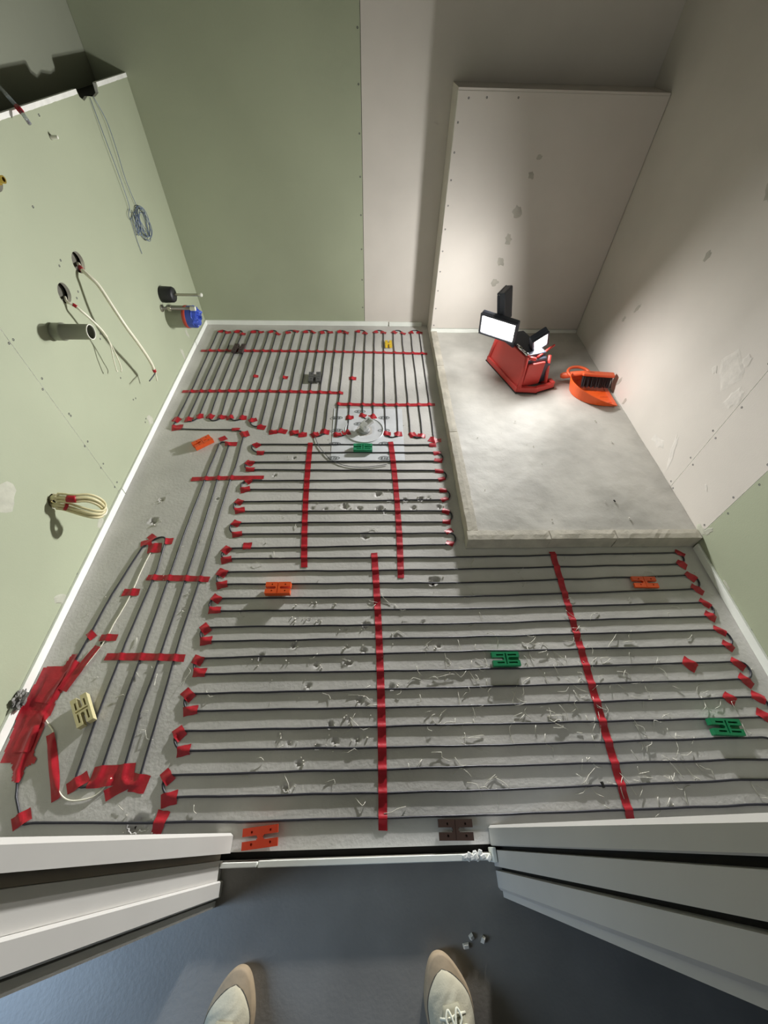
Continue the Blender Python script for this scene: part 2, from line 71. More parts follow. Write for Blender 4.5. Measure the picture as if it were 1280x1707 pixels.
    'shims': [(-0.812, 2.41, 'dark', 1.5, 0.012, 'charcoal plastic shim lying on the strip of tape near the back wall'), (-0.319, 2.105, 'grey', 1.6, 0.012, 'grey plastic shim between back cables midway to the drain'), (0.12, 2.477, 'yellow', 1.57, 0.01, 'small yellow plastic shim near the cream part of the back wall'), (-0.821, 1.549, 'orange', 0.72, 0.022, 'slanted orange shim lying beside the pipe-wall edge strip'), (-0.036, 1.508, 'greenlite', 0.0, 0.015, 'green shim lying on the drain sheet'), (-0.344, 0.74, 'orange', 0.0, 0.022, 'orange shim with long shadow, between long cables in the middle'), (-0.88, 0.333, 'beige', -0.95, 0.022, 'beige ribbed shim beside the big red tape patch'), (-0.295, 0.015, 'red', 0.09, 0.008, 'red-orange shim in the doorway beside white door frame'), (0.223, 0.018, 'brown', -0.02, 0.006, 'dark brown shim in the doorway beside grey door frame'), (0.451, 0.467, 'green', 0.0, 0.016, 'green shim in the middle of the long cables'), (1.053, 0.753, 'orange', -0.03, 0.01, 'orange shim near the front kerb of the shower'), (1.088, 0.247, 'green', -0.06, 0.02, 'green shim near the edge strip, closest to the grey door frame')],
    'plate': [(-0.194, 1.833), (0.173, 1.832), (0.167, 1.432), (-0.191, 1.432)],
    'marks': [(-0.054, 1.805), (-0.174, 1.752), (0.074, 1.753), (-0.053, 1.703), (-0.169, 1.651), (0.071, 1.651), (-0.176, 1.549), (0.072, 1.551), (-0.177, 1.449), (0.069, 1.448)],
    'arc': [(-0.279, 1.605), (-0.259, 1.542), (-0.235, 1.499), (-0.194, 1.441), (-0.155, 1.412), (-0.106, 1.392), (-0.041, 1.384), (0.022, 1.391), (0.079, 1.403)],
    'wc1': [(-1.112, 1.753, 0.733), (-1.082, 1.709, 0.731), (-1.052, 1.688, 0.712), (-1.032, 1.683, 0.682), (-1.007, 1.666, 0.604), (-0.992, 1.663, 0.533), (-0.987, 1.687, 0.442), (-0.997, 1.728, 0.34), (-1.012, 1.753, 0.263)],
    'wc1a': [(-1.012, 1.753, 0.263), (-1.013, 1.748, 0.246), (-1.014, 1.741, 0.228)],
    'wc1b': [(-1.012, 1.753, 0.263), (-1.007, 1.705, 0.272), (-1.007, 1.669, 0.276)],
    'wc2': [(-1.112, 1.582, 0.686), (-1.084, 1.54, 0.688), (-1.067, 1.542, 0.675), (-1.052, 1.539, 0.657), (-1.042, 1.55, 0.623), (-1.032, 1.563, 0.575), (-1.032, 1.574, 0.538)],
    'wc2a': [(-1.032, 1.574, 0.538), (-1.034, 1.574, 0.505), (-1.037, 1.556, 0.466), (-1.042, 1.541, 0.413), (-1.042, 1.544, 0.406)],
    'wc2b': [(-1.032, 1.574, 0.538), (-1.034, 1.578, 0.489), (-1.037, 1.577, 0.432), (-1.042, 1.576, 0.399), (-1.042, 1.564, 0.39)],
    'loop': [(-1.112, 0.953, 0.283), (-1.082, 0.942, 0.308), (-1.062, 0.946, 0.304), (-1.027, 0.947, 0.296), (-0.992, 0.964, 0.279), (-0.972, 0.971, 0.251), (-0.967, 0.97, 0.219), (-0.967, 0.946, 0.213), (-0.982, 0.929, 0.232), (-1.012, 0.927, 0.251), (-1.047, 0.932, 0.266), (-1.062, 0.929, 0.28), (-1.082, 0.925, 0.287), (-1.112, 0.944, 0.272)],
    'screws_left': [(-1.092, 1.229, 0.716), (-1.092, 1.206, 0.717), (-1.092, 1.232, 0.578), (-1.092, 1.206, 0.554), (-1.092, 1.239, 0.427), (-1.092, 1.241, 0.417), (-1.092, 1.235, 0.298), (-1.092, 1.208, 0.298), (-1.092, 1.234, 0.179), (-1.092, 1.21, 0.179), (-1.092, 1.236, 0.065), (-1.092, 1.209, 0.064), (-1.092, 1.635, 0.789), (-1.092, 1.613, 0.779), (-1.092, 1.638, 0.681), (-1.092, 1.612, 0.669), (-1.092, 1.636, 0.518), (-1.092, 1.619, 0.505), (-1.092, 1.614, 0.328), (-1.092, 1.62, 0.21), (-1.092, 1.641, 0.202), (-1.092, 1.636, 0.087), (-1.092, 1.618, 0.08), (-1.092, 0.804, 0.031), (-1.092, 1.154, 0.026), (-1.092, 1.64, 0.945), (-1.092, 1.91, 1.126)],
    'filler_left': [(-1.092, 0.825, 0.443), (-1.092, 2.404, 0.109), (-1.092, 2.256, 0.064), (-1.092, 1.662, 0.059), (-1.092, 1.037, 0.044), (-1.092, 0.696, 0.037)],
}
XL, XR, YB, YF = -1.092, 1.340, 2.735, 0.026       # faces of the room's walls
ZT = 0.060                                        # screed of the shower base

# ------------------------------------------------------------------ helpers
def srgb(r, g, b):
    f = lambda c: (c / 255.0 / 12.92) if c / 255.0 <= 0.04045 else ((c / 255.0 + 0.055) / 1.055) ** 2.4
    return (f(r), f(g), f(b), 1.0)

def mat(name, col, rough=0.6, var=0.0, vscale=6.0, bump=0.0, bscale=60.0, metal=0.0, col2=None, trans=0.0, emit=None, estr=0.0, spec=0.5, detail=6.0, bdist=0.002, lo=0.35, hi=0.65):
    m = bpy.data.materials.new(name)
    m.use_nodes = True
    nt = m.node_tree
    b = nt.nodes['Principled BSDF']
    b.inputs['Base Color'].default_value = col
    b.inputs['Roughness'].default_value = rough
    b.inputs['Metallic'].default_value = metal
    b.inputs['Specular IOR Level'].default_value = spec
    b.inputs['Transmission Weight'].default_value = trans
    if emit:
        b.inputs['Emission Color'].default_value = emit
        b.inputs['Emission Strength'].default_value = estr
    if var > 0 or bump > 0:
        tc = nt.nodes.new('ShaderNodeTexCoord')
    if var > 0:
        n = nt.nodes.new('ShaderNodeTexNoise')
        n.inputs['Scale'].default_value = vscale
        n.inputs['Detail'].default_value = detail
        nt.links.new(tc.outputs['Object'], n.inputs['Vector'])
        r = nt.nodes.new('ShaderNodeValToRGB')
        r.color_ramp.elements[0].position = lo
        r.color_ramp.elements[1].position = hi
        c2 = col2 or tuple(min(1, c * (1 + var)) for c in col[:3]) + (1,)
        c1 = tuple(c * (1 - var) for c in col[:3]) + (1,)
        r.color_ramp.elements[0].color = c1
        r.color_ramp.elements[1].color = c2
        nt.links.new(n.outputs['Fac'], r.inputs['Fac'])
        nt.links.new(r.outputs['Color'], b.inputs['Base Color'])
    if bump > 0:
        n2 = nt.nodes.new('ShaderNodeTexNoise')
        n2.inputs['Scale'].default_value = bscale
        n2.inputs['Detail'].default_value = 5
        nt.links.new(tc.outputs['Object'], n2.inputs['Vector'])
        bp = nt.nodes.new('ShaderNodeBump')
        bp.inputs['Strength'].default_value = bump
        bp.inputs['Distance'].default_value = bdist
        nt.links.new(n2.outputs['Fac'], bp.inputs['Height'])
        nt.links.new(bp.outputs['Normal'], b.inputs['Normal'])
    return m

M = {
    'concrete': mat('floor_concrete', srgb(203, 200, 195), 0.75, 0.13, 3.2, 0.5, 90, detail=9),
    'screed': mat('shower_screed', srgb(190, 187, 179), 0.6, 0.16, 4.5, 0.4, 60, detail=9),
    'kerb': mat('kerb_board', srgb(190, 184, 170), 0.8, 0.13, 14, 0.7, 70, detail=9),
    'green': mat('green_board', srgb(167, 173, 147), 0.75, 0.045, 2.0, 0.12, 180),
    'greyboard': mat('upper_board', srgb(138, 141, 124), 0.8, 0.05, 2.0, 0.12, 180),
    'cream': mat('cream_board', srgb(208, 201, 192), 0.75, 0.05, 2.2, 0.12, 180),
    'core': mat('plaster_core', srgb(240, 239, 232), 0.9, 0.06, 30, 0.4, 90),
    'filler': mat('joint_filler', srgb(180, 180, 164), 0.85, 0.1, 25, 0.3, 90),
    'pale': mat('pale_filler', srgb(212, 206, 198), 0.85, 0.06, 40, 0.5, 60),
    'smear': mat('wet_smear', srgb(176, 171, 160), 0.85, 0.1, 25),
    'gap': mat('dark_gap', srgb(38, 36, 32), 0.9),
    'strip': mat('edge_strip', srgb(236, 238, 230), 0.55, 0.04, 8),
    'white_wood': mat('painted_wood', srgb(205, 202, 196), 0.5, 0.03, 4),
    'rebate': mat('brown_rebate', srgb(150, 138, 124), 0.7, 0.05, 6),  # grey-brown, darker than the white planks
    'corr_floor': mat('corridor_floor', srgb(136, 132, 125), 0.42, 0.10, 5, 0.2, 120),
    'corr_wall': mat('corridor_wall', srgb(120, 120, 122), 0.8),
    'ceil': mat('ceiling_paint', srgb(92, 90, 86), 0.8),
    'cable': mat('cable_sheath', srgb(46, 46, 54), 0.40),
    'wire_white': mat('white_wire', srgb(236, 232, 214), 0.45),
    'tape': mat('red_tape', srgb(178, 30, 44), 0.42, 0.16, 26, 0.35, 70, bdist=0.003),
    'tape_fade': mat('faded_tape', srgb(222, 110, 108), 0.4, 0.1, 30),
    'sh_orange': mat('orange_plastic', srgb(232, 92, 38), 0.42),
    'sh_red': mat('red_orange_plastic', srgb(206, 66, 34), 0.42),
    'sh_green': mat('green_plastic', srgb(22, 132, 84), 0.42),
    'sh_greenlite': mat('green_plastic_light', srgb(40, 148, 104), 0.42),
    'sh_yellow': mat('yellow_plastic', srgb(238, 200, 40), 0.42),
    'sh_dark': mat('charcoal_plastic', srgb(74, 60, 60), 0.5),
    'sh_grey': mat('grey_plastic', srgb(92, 92, 92), 0.5),
    'sh_brown': mat('brown_plastic', srgb(66, 46, 38), 0.5),
    'sh_beige': mat('beige_plastic', srgb(206, 196, 150), 0.5),
    'pvc': mat('grey_pvc', srgb(150, 152, 136), 0.45),
    'pvc_in': mat('pvc_inside', srgb(120, 122, 108), 0.6),
    'pvc_rim': mat('pvc_rim', srgb(228, 228, 214), 0.45),
    'black': mat('black_plastic', srgb(34, 34, 36), 0.5, 0.1, 20),
    'steel': mat('steel', srgb(176, 172, 160), 0.35, metal=0.9),
    'brass': mat('brass', srgb(206, 176, 90), 0.3, metal=1.0),
    'clear': mat('clear_plastic', srgb(214, 222, 226), 0.15, trans=0.75),
    'wire': mat('coil_wire', srgb(104, 118, 142), 0.3),
    'bag': mat('blue_bag', srgb(58, 82, 176), 0.4, 0.22, 20),
    'red_ring': mat('red_ring', srgb(190, 70, 52), 0.45),
    'cable_beige': mat('beige_cable', srgb(226, 216, 170), 0.42),
    'cable_white': mat('cream_cable', srgb(238, 234, 212), 0.42),
    'hole': mat('hole_inside', srgb(100, 98, 88), 0.9, 0.25, 30),
    'lamp_red_glare': mat('lamp_red_glare', srgb(214, 74, 68), 0.4),  # red lightened towards pink, the lamp's glare put into the colour
    'lamp_black_glare': mat('lamp_black_glare', srgb(72, 76, 88), 0.42),  # black plastic turned blue-grey, glare from the lit heads put into its colour
    'chrome': mat('chrome', srgb(214, 214, 214), 0.16, metal=1.0),
    'rubber': mat('rubber', srgb(48, 42, 42), 0.7),
    'pan': mat('orange_pan', srgb(238, 96, 36), 0.38),
    'brush': mat('orange_brush', srgb(236, 104, 62), 0.42),
    'bristle': mat('bristle', srgb(44, 40, 42), 0.7),
    'sheet': mat('drain_sheet', srgb(226, 228, 232), 0.45, 0.05, 14, 0.25, 40),
    'print': mat('grey_print', srgb(120, 124, 126), 0.6),
    'print_dark': mat('dark_print', srgb(92, 96, 98), 0.6),
    'membrane': mat('membrane', srgb(176, 178, 178), 0.4, 0.12, 12),
    'plug': mat('white_plug', srgb(232, 232, 230), 0.3),
    'rand': mat('shoe_rand', srgb(152, 134, 108), 0.75, 0.1, 30, 0.2, 100),
    'canvas': mat('shoe_canvas', srgb(176, 170, 148), 0.85, 0.07, 30, 0.25, 300),
    'tongue': mat('shoe_tongue', srgb(150, 146, 124), 0.85, 0.1, 30),
    'lace': mat('shoe_lace', srgb(208, 206, 186), 0.8),
    'insole': mat('shoe_inside', srgb(70, 66, 58), 0.9),
    'glue': mat('dried_glue', srgb(214, 211, 198), 0.4),
    'crumb': mat('pale_crumb', srgb(214, 210, 198), 0.8),
    'lump': mat('grey_lump', srgb(128, 126, 122), 0.6, 0.5, 30, 0.8, 60, bdist=0.006),
    'frame_dark': mat('window_frame', srgb(70, 70, 74), 0.5),
}

class MB:
    """collects shapes, then links them as one mesh object"""
    def __init__(self):
        self.v, self.f, self.m = [], [], []
        self.mi = 0
    def add(self, verts, faces):
        b = len(self.v)
        self.v += [tuple(p) for p in verts]
        self.f += [tuple(i + b for i in f) for f in faces]
        self.m += [self.mi] * len(faces)
        return self
    def box(self, c, s, mtx=None, taper=1.0):
        x, y, z = (k / 2 for k in s)
        p = []
        for dz in (-1, 1):
            t = taper if dz > 0 else 1.0
            for dx, dy in ((-1, -1), (1, -1), (1, 1), (-1, 1)):
                q = Vector((dx * x * t, dy * y * t, dz * z))
                if mtx is not None:
                    q = mtx @ q
                p.append(Vector(c) + q)
        return self.add(p, [(0, 3, 2, 1), (4, 5, 6, 7), (0, 1, 5, 4), (1, 2, 6, 5), (2, 3, 7, 6), (3, 0, 4, 7)])
    def bb(self, x0, x1, y0, y1, z0, z1):
        return self.box(((x0 + x1) / 2, (y0 + y1) / 2, (z0 + z1) / 2), (abs(x1 - x0), abs(y1 - y0), abs(z1 - z0)))
    def tube(self, pts, r, n=8, cap=True, up=(0, 0, 1)):
        pts = [Vector(p) for p in pts]
        rs = r if isinstance(r, (list, tuple)) else [r] * len(pts)
        rings = []
        last = None
        for i, p in enumerate(pts):
            t = (pts[min(i + 1, len(pts) - 1)] - pts[max(i - 1, 0)])
            if t.length < 1e-9:
                t = Vector((1, 0, 0))
            t.normalize()
            if last is None:
                a = Vector(up).cross(t)
                if a.length < 1e-3:
                    a = Vector((1, 0, 0)).cross(t)
            else:
                a = last - t * last.dot(t)
            a.normalize()
            last = a
            b = t.cross(a)
            rings.append([p + (a * math.cos(2 * math.pi * k / n) + b * math.sin(2 * math.pi * k / n)) * rs[i] for k in range(n)])
        vs_ = [q for R in rings for q in R]
        fs = []
        for i in range(len(rings) - 1):
            for k in range(n):
                k2 = (k + 1) % n
                fs.append((i * n + k, i * n + k2, (i + 1) * n + k2, (i + 1) * n + k))
        if cap:
            fs.append(tuple(range(n - 1, -1, -1)))
            fs.append(tuple((len(rings) - 1) * n + k for k in range(n)))
        return self.add(vs_, fs)
    def prism(self, outline, z0, z1):
        n = len(outline)
        vs_ = [(x, y, z0) for x, y in outline] + [(x, y, z1) for x, y in outline]
        fs = [tuple(range(n - 1, -1, -1)), tuple(range(n, 2 * n))]
        fs += [(k, (k + 1) % n, n + (k + 1) % n, n + k) for k in range(n)]
        return self.add(vs_, fs)
    def grid(self, fn, nu, nv):
        vs_ = [fn(i / nu, j / nv) for i in range(nu + 1) for j in range(nv + 1)]
        fs = [(i * (nv + 1) + j, (i + 1) * (nv + 1) + j, (i + 1) * (nv + 1) + j + 1, i * (nv + 1) + j + 1) for i in range(nu) for j in range(nv)]
        return self.add(vs_, fs)
    def build(self, name, mats, parent=None, loc=None, rot=None, smooth=False, bevel=0.0, thick=0.0, subsurf=0):
        me = bpy.data.meshes.new(name)
        me.from_pydata(self.v, [], self.f)
        if not isinstance(mats, (list, tuple)):
            mats = [mats]
        for m_ in mats:
            me.materials.append(M[m_] if isinstance(m_, str) else m_)
        for p, i in zip(me.polygons, self.m):
            p.material_index = i
            p.use_smooth = smooth
        me.update()
        o = bpy.data.objects.new(name, me)
        COL.objects.link(o)
        if parent is not None:
            o.parent = parent
        if loc is not None:
            o.location = loc
        if rot is not None:
            o.rotation_euler = rot
        if thick > 0:
            s = o.modifiers.new('thick', 'SOLIDIFY')
            s.thickness = thick
            s.offset = 0
        if subsurf:
            s = o.modifiers.new('sub', 'SUBSURF')
            s.levels = s.render_levels = subsurf
        if bevel > 0:
            b_ = o.modifiers.new('bevel', 'BEVEL')
            b_.width = bevel
            b_.segments = 2
            b_.limit_method = 'ANGLE'
        return o

def tag(o, label=None, cat=None, group=None, kind=None):
    if label: o['label'] = label
    if cat: o['category'] = cat
    if group: o['group'] = group
    if kind: o['kind'] = kind
    return o

def empty(name, loc=(0, 0, 0), rz=0.0):
    o = bpy.data.objects.new(name, None)
    o.empty_display_size = 0.05
    o.location = loc
    o.rotation_euler = (0, 0, rz)
    COL.objects.link(o)
    return o

def frame(n, up=(0, 0, 1)):
    """3x3 matrix whose local z is n and local y is as near 'up' as can be"""
    z = Vector(n).normalized()
    x = Vector(up).cross(z).normalized()
    y = z.cross(x)
    return Matrix((x, y, z)).transposed()

def smooth_path(pts, per=8):
    """Catmull-Rom through the points"""
    P = [Vector(p) for p in pts]
    P = [P[0] * 2 - P[1]] + P + [P[-1] * 2 - P[-2]]
    out = []
    for i in range(1, len(P) - 2):
        p0, p1, p2, p3 = P[i - 1:i + 3]
        for k in range(per):
            t = k / per
            out.append(0.5 * ((2 * p1) + (p2 - p0) * t + (2 * p0 - 5 * p1 + 4 * p2 - p3) * t * t + (3 * p1 - p0 - 3 * p2 + p3) * t ** 3))
    out.append(P[-2])
    return out

# ------------------------------------------------------------------ the room shell
def board(name, parent, axis, pos, a0, a1, z0, z1, face, core='core', th=0.0125, side=1, notch=None):
    """one plasterboard: axis 'x' = board in a plane x=pos (a along y), 'y' = plane y=pos (a along x); side = direction of the visible face"""
    m = MB()
    g = 0.0012
    a0 += g; a1 -= g
    prof = [(a0, z0), (a1, z0), (a1, z1)]
    if notch:
        n0, n1, d = notch
        prof += [(n1, z1), (n1 - .008, z1 - d * .8), (n1 - .05, z1 - d), ((n0 + n1) / 2 - .02, z1 - d * .75), (n0 + .03, z1 - d), (n0 + .004, z1 - d * .6), (n0, z1)]
    prof += [(a0, z1)]
    n = len(prof)
    p_in = pos - side * th
    def P(d, a, z): return (d, a, z) if axis == 'x' else (a, d, z)
    vs_ = [P(pos, a, z) for a, z in prof] + [P(p_in, a, z) for a, z in prof]
    m.mi = 0
    m.add(vs_, [tuple(range(n)), tuple(range(2 * n - 1, n - 1, -1))])
    b0 = 0
    fs = [(k, (k + 1) % n, n + (k + 1) % n, n + k) for k in range(n)]
    m.f += fs
    m.m += [1] * n
    o = m.build(name, [face, core], parent)
    return o

def screws(parent, pts, axis, pos, side):
    me = None
    for p in pts:
        if me is None:
            mb = MB()
            n = 8
            ring = lambda r, h: [(r * math.cos(2 * math.pi * k / n), r * math.sin(2 * math.pi * k / n), h) for k in range(n)]
            mb.add(ring(.0042, 0) + ring(.0036, .0006) + ring(.0014, -.0004), [(k, (k + 1) % n, n + (k + 1) % n, n + k) for k in range(n)] + [(n + k, n + (k + 1) % n, 2 * n + (k + 1) % n, 2 * n + k) for k in range(n)] + [tuple(range(2 * n, 3 * n))])
            o = mb.build('screw', 'frame_dark', parent)
            me = o.data
        else:
            o = bpy.data.objects.new('screw', me)
            COL.objects.link(o)
            o.parent = parent
        q = list(p)
        k = 0 if axis == 'x' else 1
        q[k] = pos + side * .0003
        o.location = q
        nrm = [0, 0, 0]; nrm[k] = side
        o.rotation_euler = frame(nrm, (0, 0, 1)).to_euler()

def dab(parent, c, axis, pos, side, w, h, rot=0.0, material='filler', name='filler_dab', seed=0):
    """a thin irregular smear of filler on a wall"""
    rnd = random.Random(seed)
    n = 14
    ph = [rnd.uniform(0.65, 1.2) for _ in range(n)]
    ring = []
    for k in range(n):
        a = 2 * math.pi * k / n
        u, v = w / 2 * math.cos(a) * ph[k], h / 2 * math.sin(a) * ph[k]
        ring.append((u * math.cos(rot) - v * math.sin(rot), u * math.sin(rot) + v * math.cos(rot)))
    m = MB()
    vs_ = []
    for s, d in ((1.0, 0.0002), (0.75, 0.0011)):
        for u, v in ring:
            q = [0, 0, c[2] + v * s]
            if axis == 'x':
                q[0] = pos + side * d; q[1] = c[1] + u * s
            else:
                q[1] = pos + side * d; q[0] = c[0] + u * s
            vs_.append(q)
    m.add(vs_, [(k, (k + 1) % n, n + (k + 1) % n, n + k) for k in range(n)] + [tuple(range(n, 2 * n))])
    return m.build(name, material, parent)

# floor: a cast slab with fine relief and chipped pits
def make_floor():
    st = 0.006
    x0, x1, y0, y1 = XL - .004, XR + .004, -0.014, YB + .004
    nx, ny = int((x1 - x0) / st), int((y1 - y0) / st)
    xs = np.linspace(x0, x1, nx + 1); ys = np.linspace(y0, y1, ny + 1)
    X, Y = np.meshgrid(xs, ys, indexing='ij')
    rng = np.random.RandomState(3)
    Z = np.zeros_like(X)
    def vnoise(cell):
        gx, gy = int((x1 - x0) / cell) + 3, int((y1 - y0) / cell) + 3
        g = rng.rand(gx, gy)
        u = (X - x0) / cell; v = (Y - y0) / cell
        i = u.astype(int); j = v.astype(int); a = u - i; b = v - j
        a = a * a * (3 - 2 * a); b = b * b * (3 - 2 * b)
        return (g[i, j] * (1 - a) + g[i + 1, j] * a) * (1 - b) + (g[i, j + 1] * (1 - a) + g[i + 1, j + 1] * a) * b
    Z -= vnoise(.22) * .0009 + vnoise(.05) * .0003 + vnoise(.016) * .00025
    Z[:, :] = np.minimum(Z, 0)
    for n_, (px, py, r) in enumerate(DATA['pits']):
        rr = np.random.RandomState(n_)
        e = rr.uniform(.55, .95); a = rr.uniform(0, 3.14); r2 = r * 0.8
        for k in range(3):
            ox, oy = (0, 0) if k == 0 else (rr.uniform(-.7, .7) * r, rr.uniform(-.5, .5) * r)
            rk = r2 * (1 if k == 0 else rr.uniform(.3, .55))
            dx, dy = X - px - ox, Y - py - oy
            u = dx * math.cos(a) + dy * math.sin(a); v = (-dx * math.sin(a) + dy * math.cos(a)) / e
            d = np.sqrt(u * u + v * v) / rk
            d = d + (vpit[(np.clip(((u / rk) * 3 + 8), 0, 15)).astype(int), (np.clip(((v / rk) * 3 + 8), 0, 15)).astype(int)] - .5) * .5
            Z -= np.clip(1.0 - d, 0, .55) * min(.022, rk * 1.05)
            Z += np.clip(.35 - np.abs(d - 1.15), 0, .35) * .0035 * (1 if k == 0 else 0)
    V = np.stack([X, Y, Z], -1).reshape(-1, 3)
    i, j = np.meshgrid(np.arange(nx), np.arange(ny), indexing='ij')
    a = (i * (ny + 1) + j).ravel()
    F = np.stack([a, a + ny + 1, a + ny + 2, a + 1], 1)
    me = bpy.data.meshes.new('floor')
    me.vertices.add(len(V)); me.vertices.foreach_set('co', V.ravel())
    me.loops.add(F.size); me.loops.foreach_set('vertex_index', F.ravel().astype(np.int32))
    me.polygons.add(len(F)); me.polygons.foreach_set('loop_start', np.arange(0, F.size, 4, dtype=np.int32))
    me.update(calc_edges=True)
    me.polygons.foreach_set('use_smooth', np.ones(len(F), bool))
    me.materials.append(M['concrete'])
    o = bpy.data.objects.new('floor', me)
    COL.objects.link(o)
    return tag(o, 'grey concrete floor with chips', kind='structure')
vpit = np.random.RandomState(11).rand(16, 16)
floor = make_floor()
sub = MB().bb(XL - .2, XR + .1, -.03, YB + .1, -.10, -.018)
sub.build('floor_slab', 'gap', floor)

# left wall: low service wall with boards, recessed wall above it
ZP = 1.155
wall_left = MB().bb(-1.24, XL - .03, YF, YB, 0.0, ZP - .035).build('wall_left', 'gap')
tag(wall_left, 'low green boarded service wall', kind='structure')
HOLES = ((1.727, .748, .036), (1.562, .708, .034), (.944, .287, .026))      # drilled for the cables
def drill(o, holes):
    cuts = []
    for y, z, r in holes:
        m = MB()
        m.tube([(XL - .03, y, z), (XL + .02, y, z)], r, 24)
        c = m.build('drill_core', 'core')
        cuts.append(c)
        b = o.modifiers.new('hole', 'BOOLEAN')
        b.operation = 'DIFFERENCE'
        b.object = c
        b.solver = 'EXACT'
        b.material_mode = 'TRANSFER'
    dg = bpy.context.evaluated_depsgraph_get()
    me = bpy.data.meshes.new_from_object(o.evaluated_get(dg))
    o.modifiers.clear()
    o.data = me
    for c in cuts:
        bpy.data.objects.remove(c)
drill(board('plasterboard', wall_left, 'x', XL, YF, 1.212, 0.0, ZP, 'green', side=1), HOLES[2:])
drill(board('plasterboard', wall_left, 'x', XL, 1.212, YB, 0.0, ZP, 'green', side=1, notch=(2.225, 2.405, .035)), HOLES[:2])
for ya, yb in ((YF + .002, 1.209), (1.215, 2.222), (2.408, YB - .001)):         # ragged top edge, white core showing
    m = MB()
    n = int((yb - ya) / .012) + 1
    def tornf(u, v):
        y = ya + u * (yb - ya)
        j = .0022 * noise.noise((y * 40, v * 3, 1))
        return (XL + .0010 - max(0, v - .67) * .041, y, (ZP - .0125 + j if v < .3 else ZP + .0012))
    m.grid(tornf, n, 3)
    m.build('torn_edge', 'core', wall_left)
screws(wall_left, DATA['screws_left'], 'x', XL, 1)
for k, (c, w, h, r) in enumerate(zip(DATA['filler_left'], (.10, .03, .03, .05, .05, .04), (.09, .07, .09, .06, .05, .08), (0, .3, .2, .5, .3, .4))):
    dab(wall_left, c, 'x', XL, 1, w, h, r, 'filler', seed=k)
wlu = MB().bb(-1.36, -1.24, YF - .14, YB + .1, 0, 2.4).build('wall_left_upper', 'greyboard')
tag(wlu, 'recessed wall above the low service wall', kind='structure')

# back wall: green board, then cream board
wall_back = MB().bb(-1.36, XR + .1, YB + .0125, YB + .12, 0, 2.4).build('wall_back', 'gap')
tag(wall_back, 'back wall of green and cream boards', kind='structure')
board('plasterboard', wall_back, 'y', YB, -1.24, -0.033, 0, 2.4, 'green', side=-1)
board('plasterboard', wall_back, 'y', YB, -0.033, XR + .02, 0, 2.4, 'cream', side=-1)
screws(wall_back, [(-.045 - .0 * k, YB, .12 + .17 * k) for k in range(8)], 'y', YB, -1)

# right wall: two cream boards and a green one
wall_right = MB().bb(XR + .0125, XR + .12, YF - .14, YB + .12, 0, 2.4).build('wall_right', 'gap')
tag(wall_right, 'wall of cream and green boards beside the shower', kind='structure')
board('plasterboard', wall_right, 'x', XR, 1.206, YB, 0, 2.4, 'cream', side=-1)
board('plasterboard', wall_right, 'x', XR, 0.944, 1.206, 0, 2.4, 'cream', side=-1)
board('plasterboard', wall_right, 'x', XR, YF - .14, 0.944, 0, 2.4, 'green', side=-1)
sp = []
for k in range(6):
    sp += [(XR, 1.222, .075 + .145 * k), (XR, 1.190, .065 + .145 * k), (XR, .960, .10 + .17 * k), (XR, .928, .055 + .16 * k)]
screws(wall_right, sp + [(XR, .55, .03), (XR, .48, .08)], 'x', XR, -1)
for k, (y, z, w, h, r, m_) in enumerate(((1.90, .13, .02, .06, .3, 'smear'), (1.78, .09, .02, .05, .2, 'smear'), (1.66, 1.02, .07, .05, .6, 'smear'), (1.78, .78, .03, .05, .4, 'smear'), (2.05, .45, .02, .06, .5, 'smear'), (2.12, .36, .02, .04, .5, 'smear'), (1.32, .17, .03, .16, -.5, 'pale'), (1.42, .13, .10, .05, -.3, 'pale'), (1.34, .56, .16, .14, .4, 'pale'), (1.24, .50, .06, .10, .2, 'pale'), (1.30, .62, .05, .04, .9, 'pale'), (1.40, .52, .04, .03, .3, 'pale'), (.93, .10, .03, .05, .3, 'filler'), (.955, .07, .06, .04, 0, 'filler'), (1.07, .20, .035, .012, .5, 'pale'), (.72, .04, .05, .012, .0, 'filler'))):
    dab(wall_right, (XR, y, z), 'x', XR, -1, w, h, r, m_, seed=20 + k)

# half-height wall behind the shower
HX, HY, HZ = 0.392, 2.548, 1.148
wall_shower = MB().bb(HX + .0125, XR - .002, HY + .0125, YB - .001, 0, HZ - .0125).build('wall_shower', 'gap')
tag(wall_shower, 'half-height boarded wall behind the shower', kind='structure')
board('plasterboard', wall_shower, 'y', HY, HX, XR - .002, .082, HZ, 'cream', side=-1)
board('plasterboard', wall_shower, 'x', HX, HY + .0125, YB - .001, 0, HZ, 'cream', side=-1)
MB().bb(HX, XR - .003, HY + .001, YB - .002, HZ, HZ + .010).build('plasterboard', 'cream', wall_shower, bevel=.001)
MB().bb(HX, XR - .003, HY - .006, HY + .012, ZT - .01, .078).build('edge_strip', 'strip', wall_shower, bevel=.002)
screws(wall_shower, [(HX + .015, HY, .10 + .105 * k) for k in range(10)] + [(HX + .05, HY, 1.125), (HX + .13, HY, 1.128), (HX + .27, HY, 1.13)], 'y', HY, -1)
for k, (x, z, w, h, r) in enumerate(((.80, .86, .03, .035, .4), (.775, .71, .05, .06, .6), (.76, .58, .035, .06, .2), (.745, .47, .035, .05, .6), (.735, .36, .045, .04, .3), (.82, .93, .03, .02, .0))):
    dab(wall_shower, (x, HY, z), 'y', HY, -1, w, h, r, 'smear', seed=50 + k)

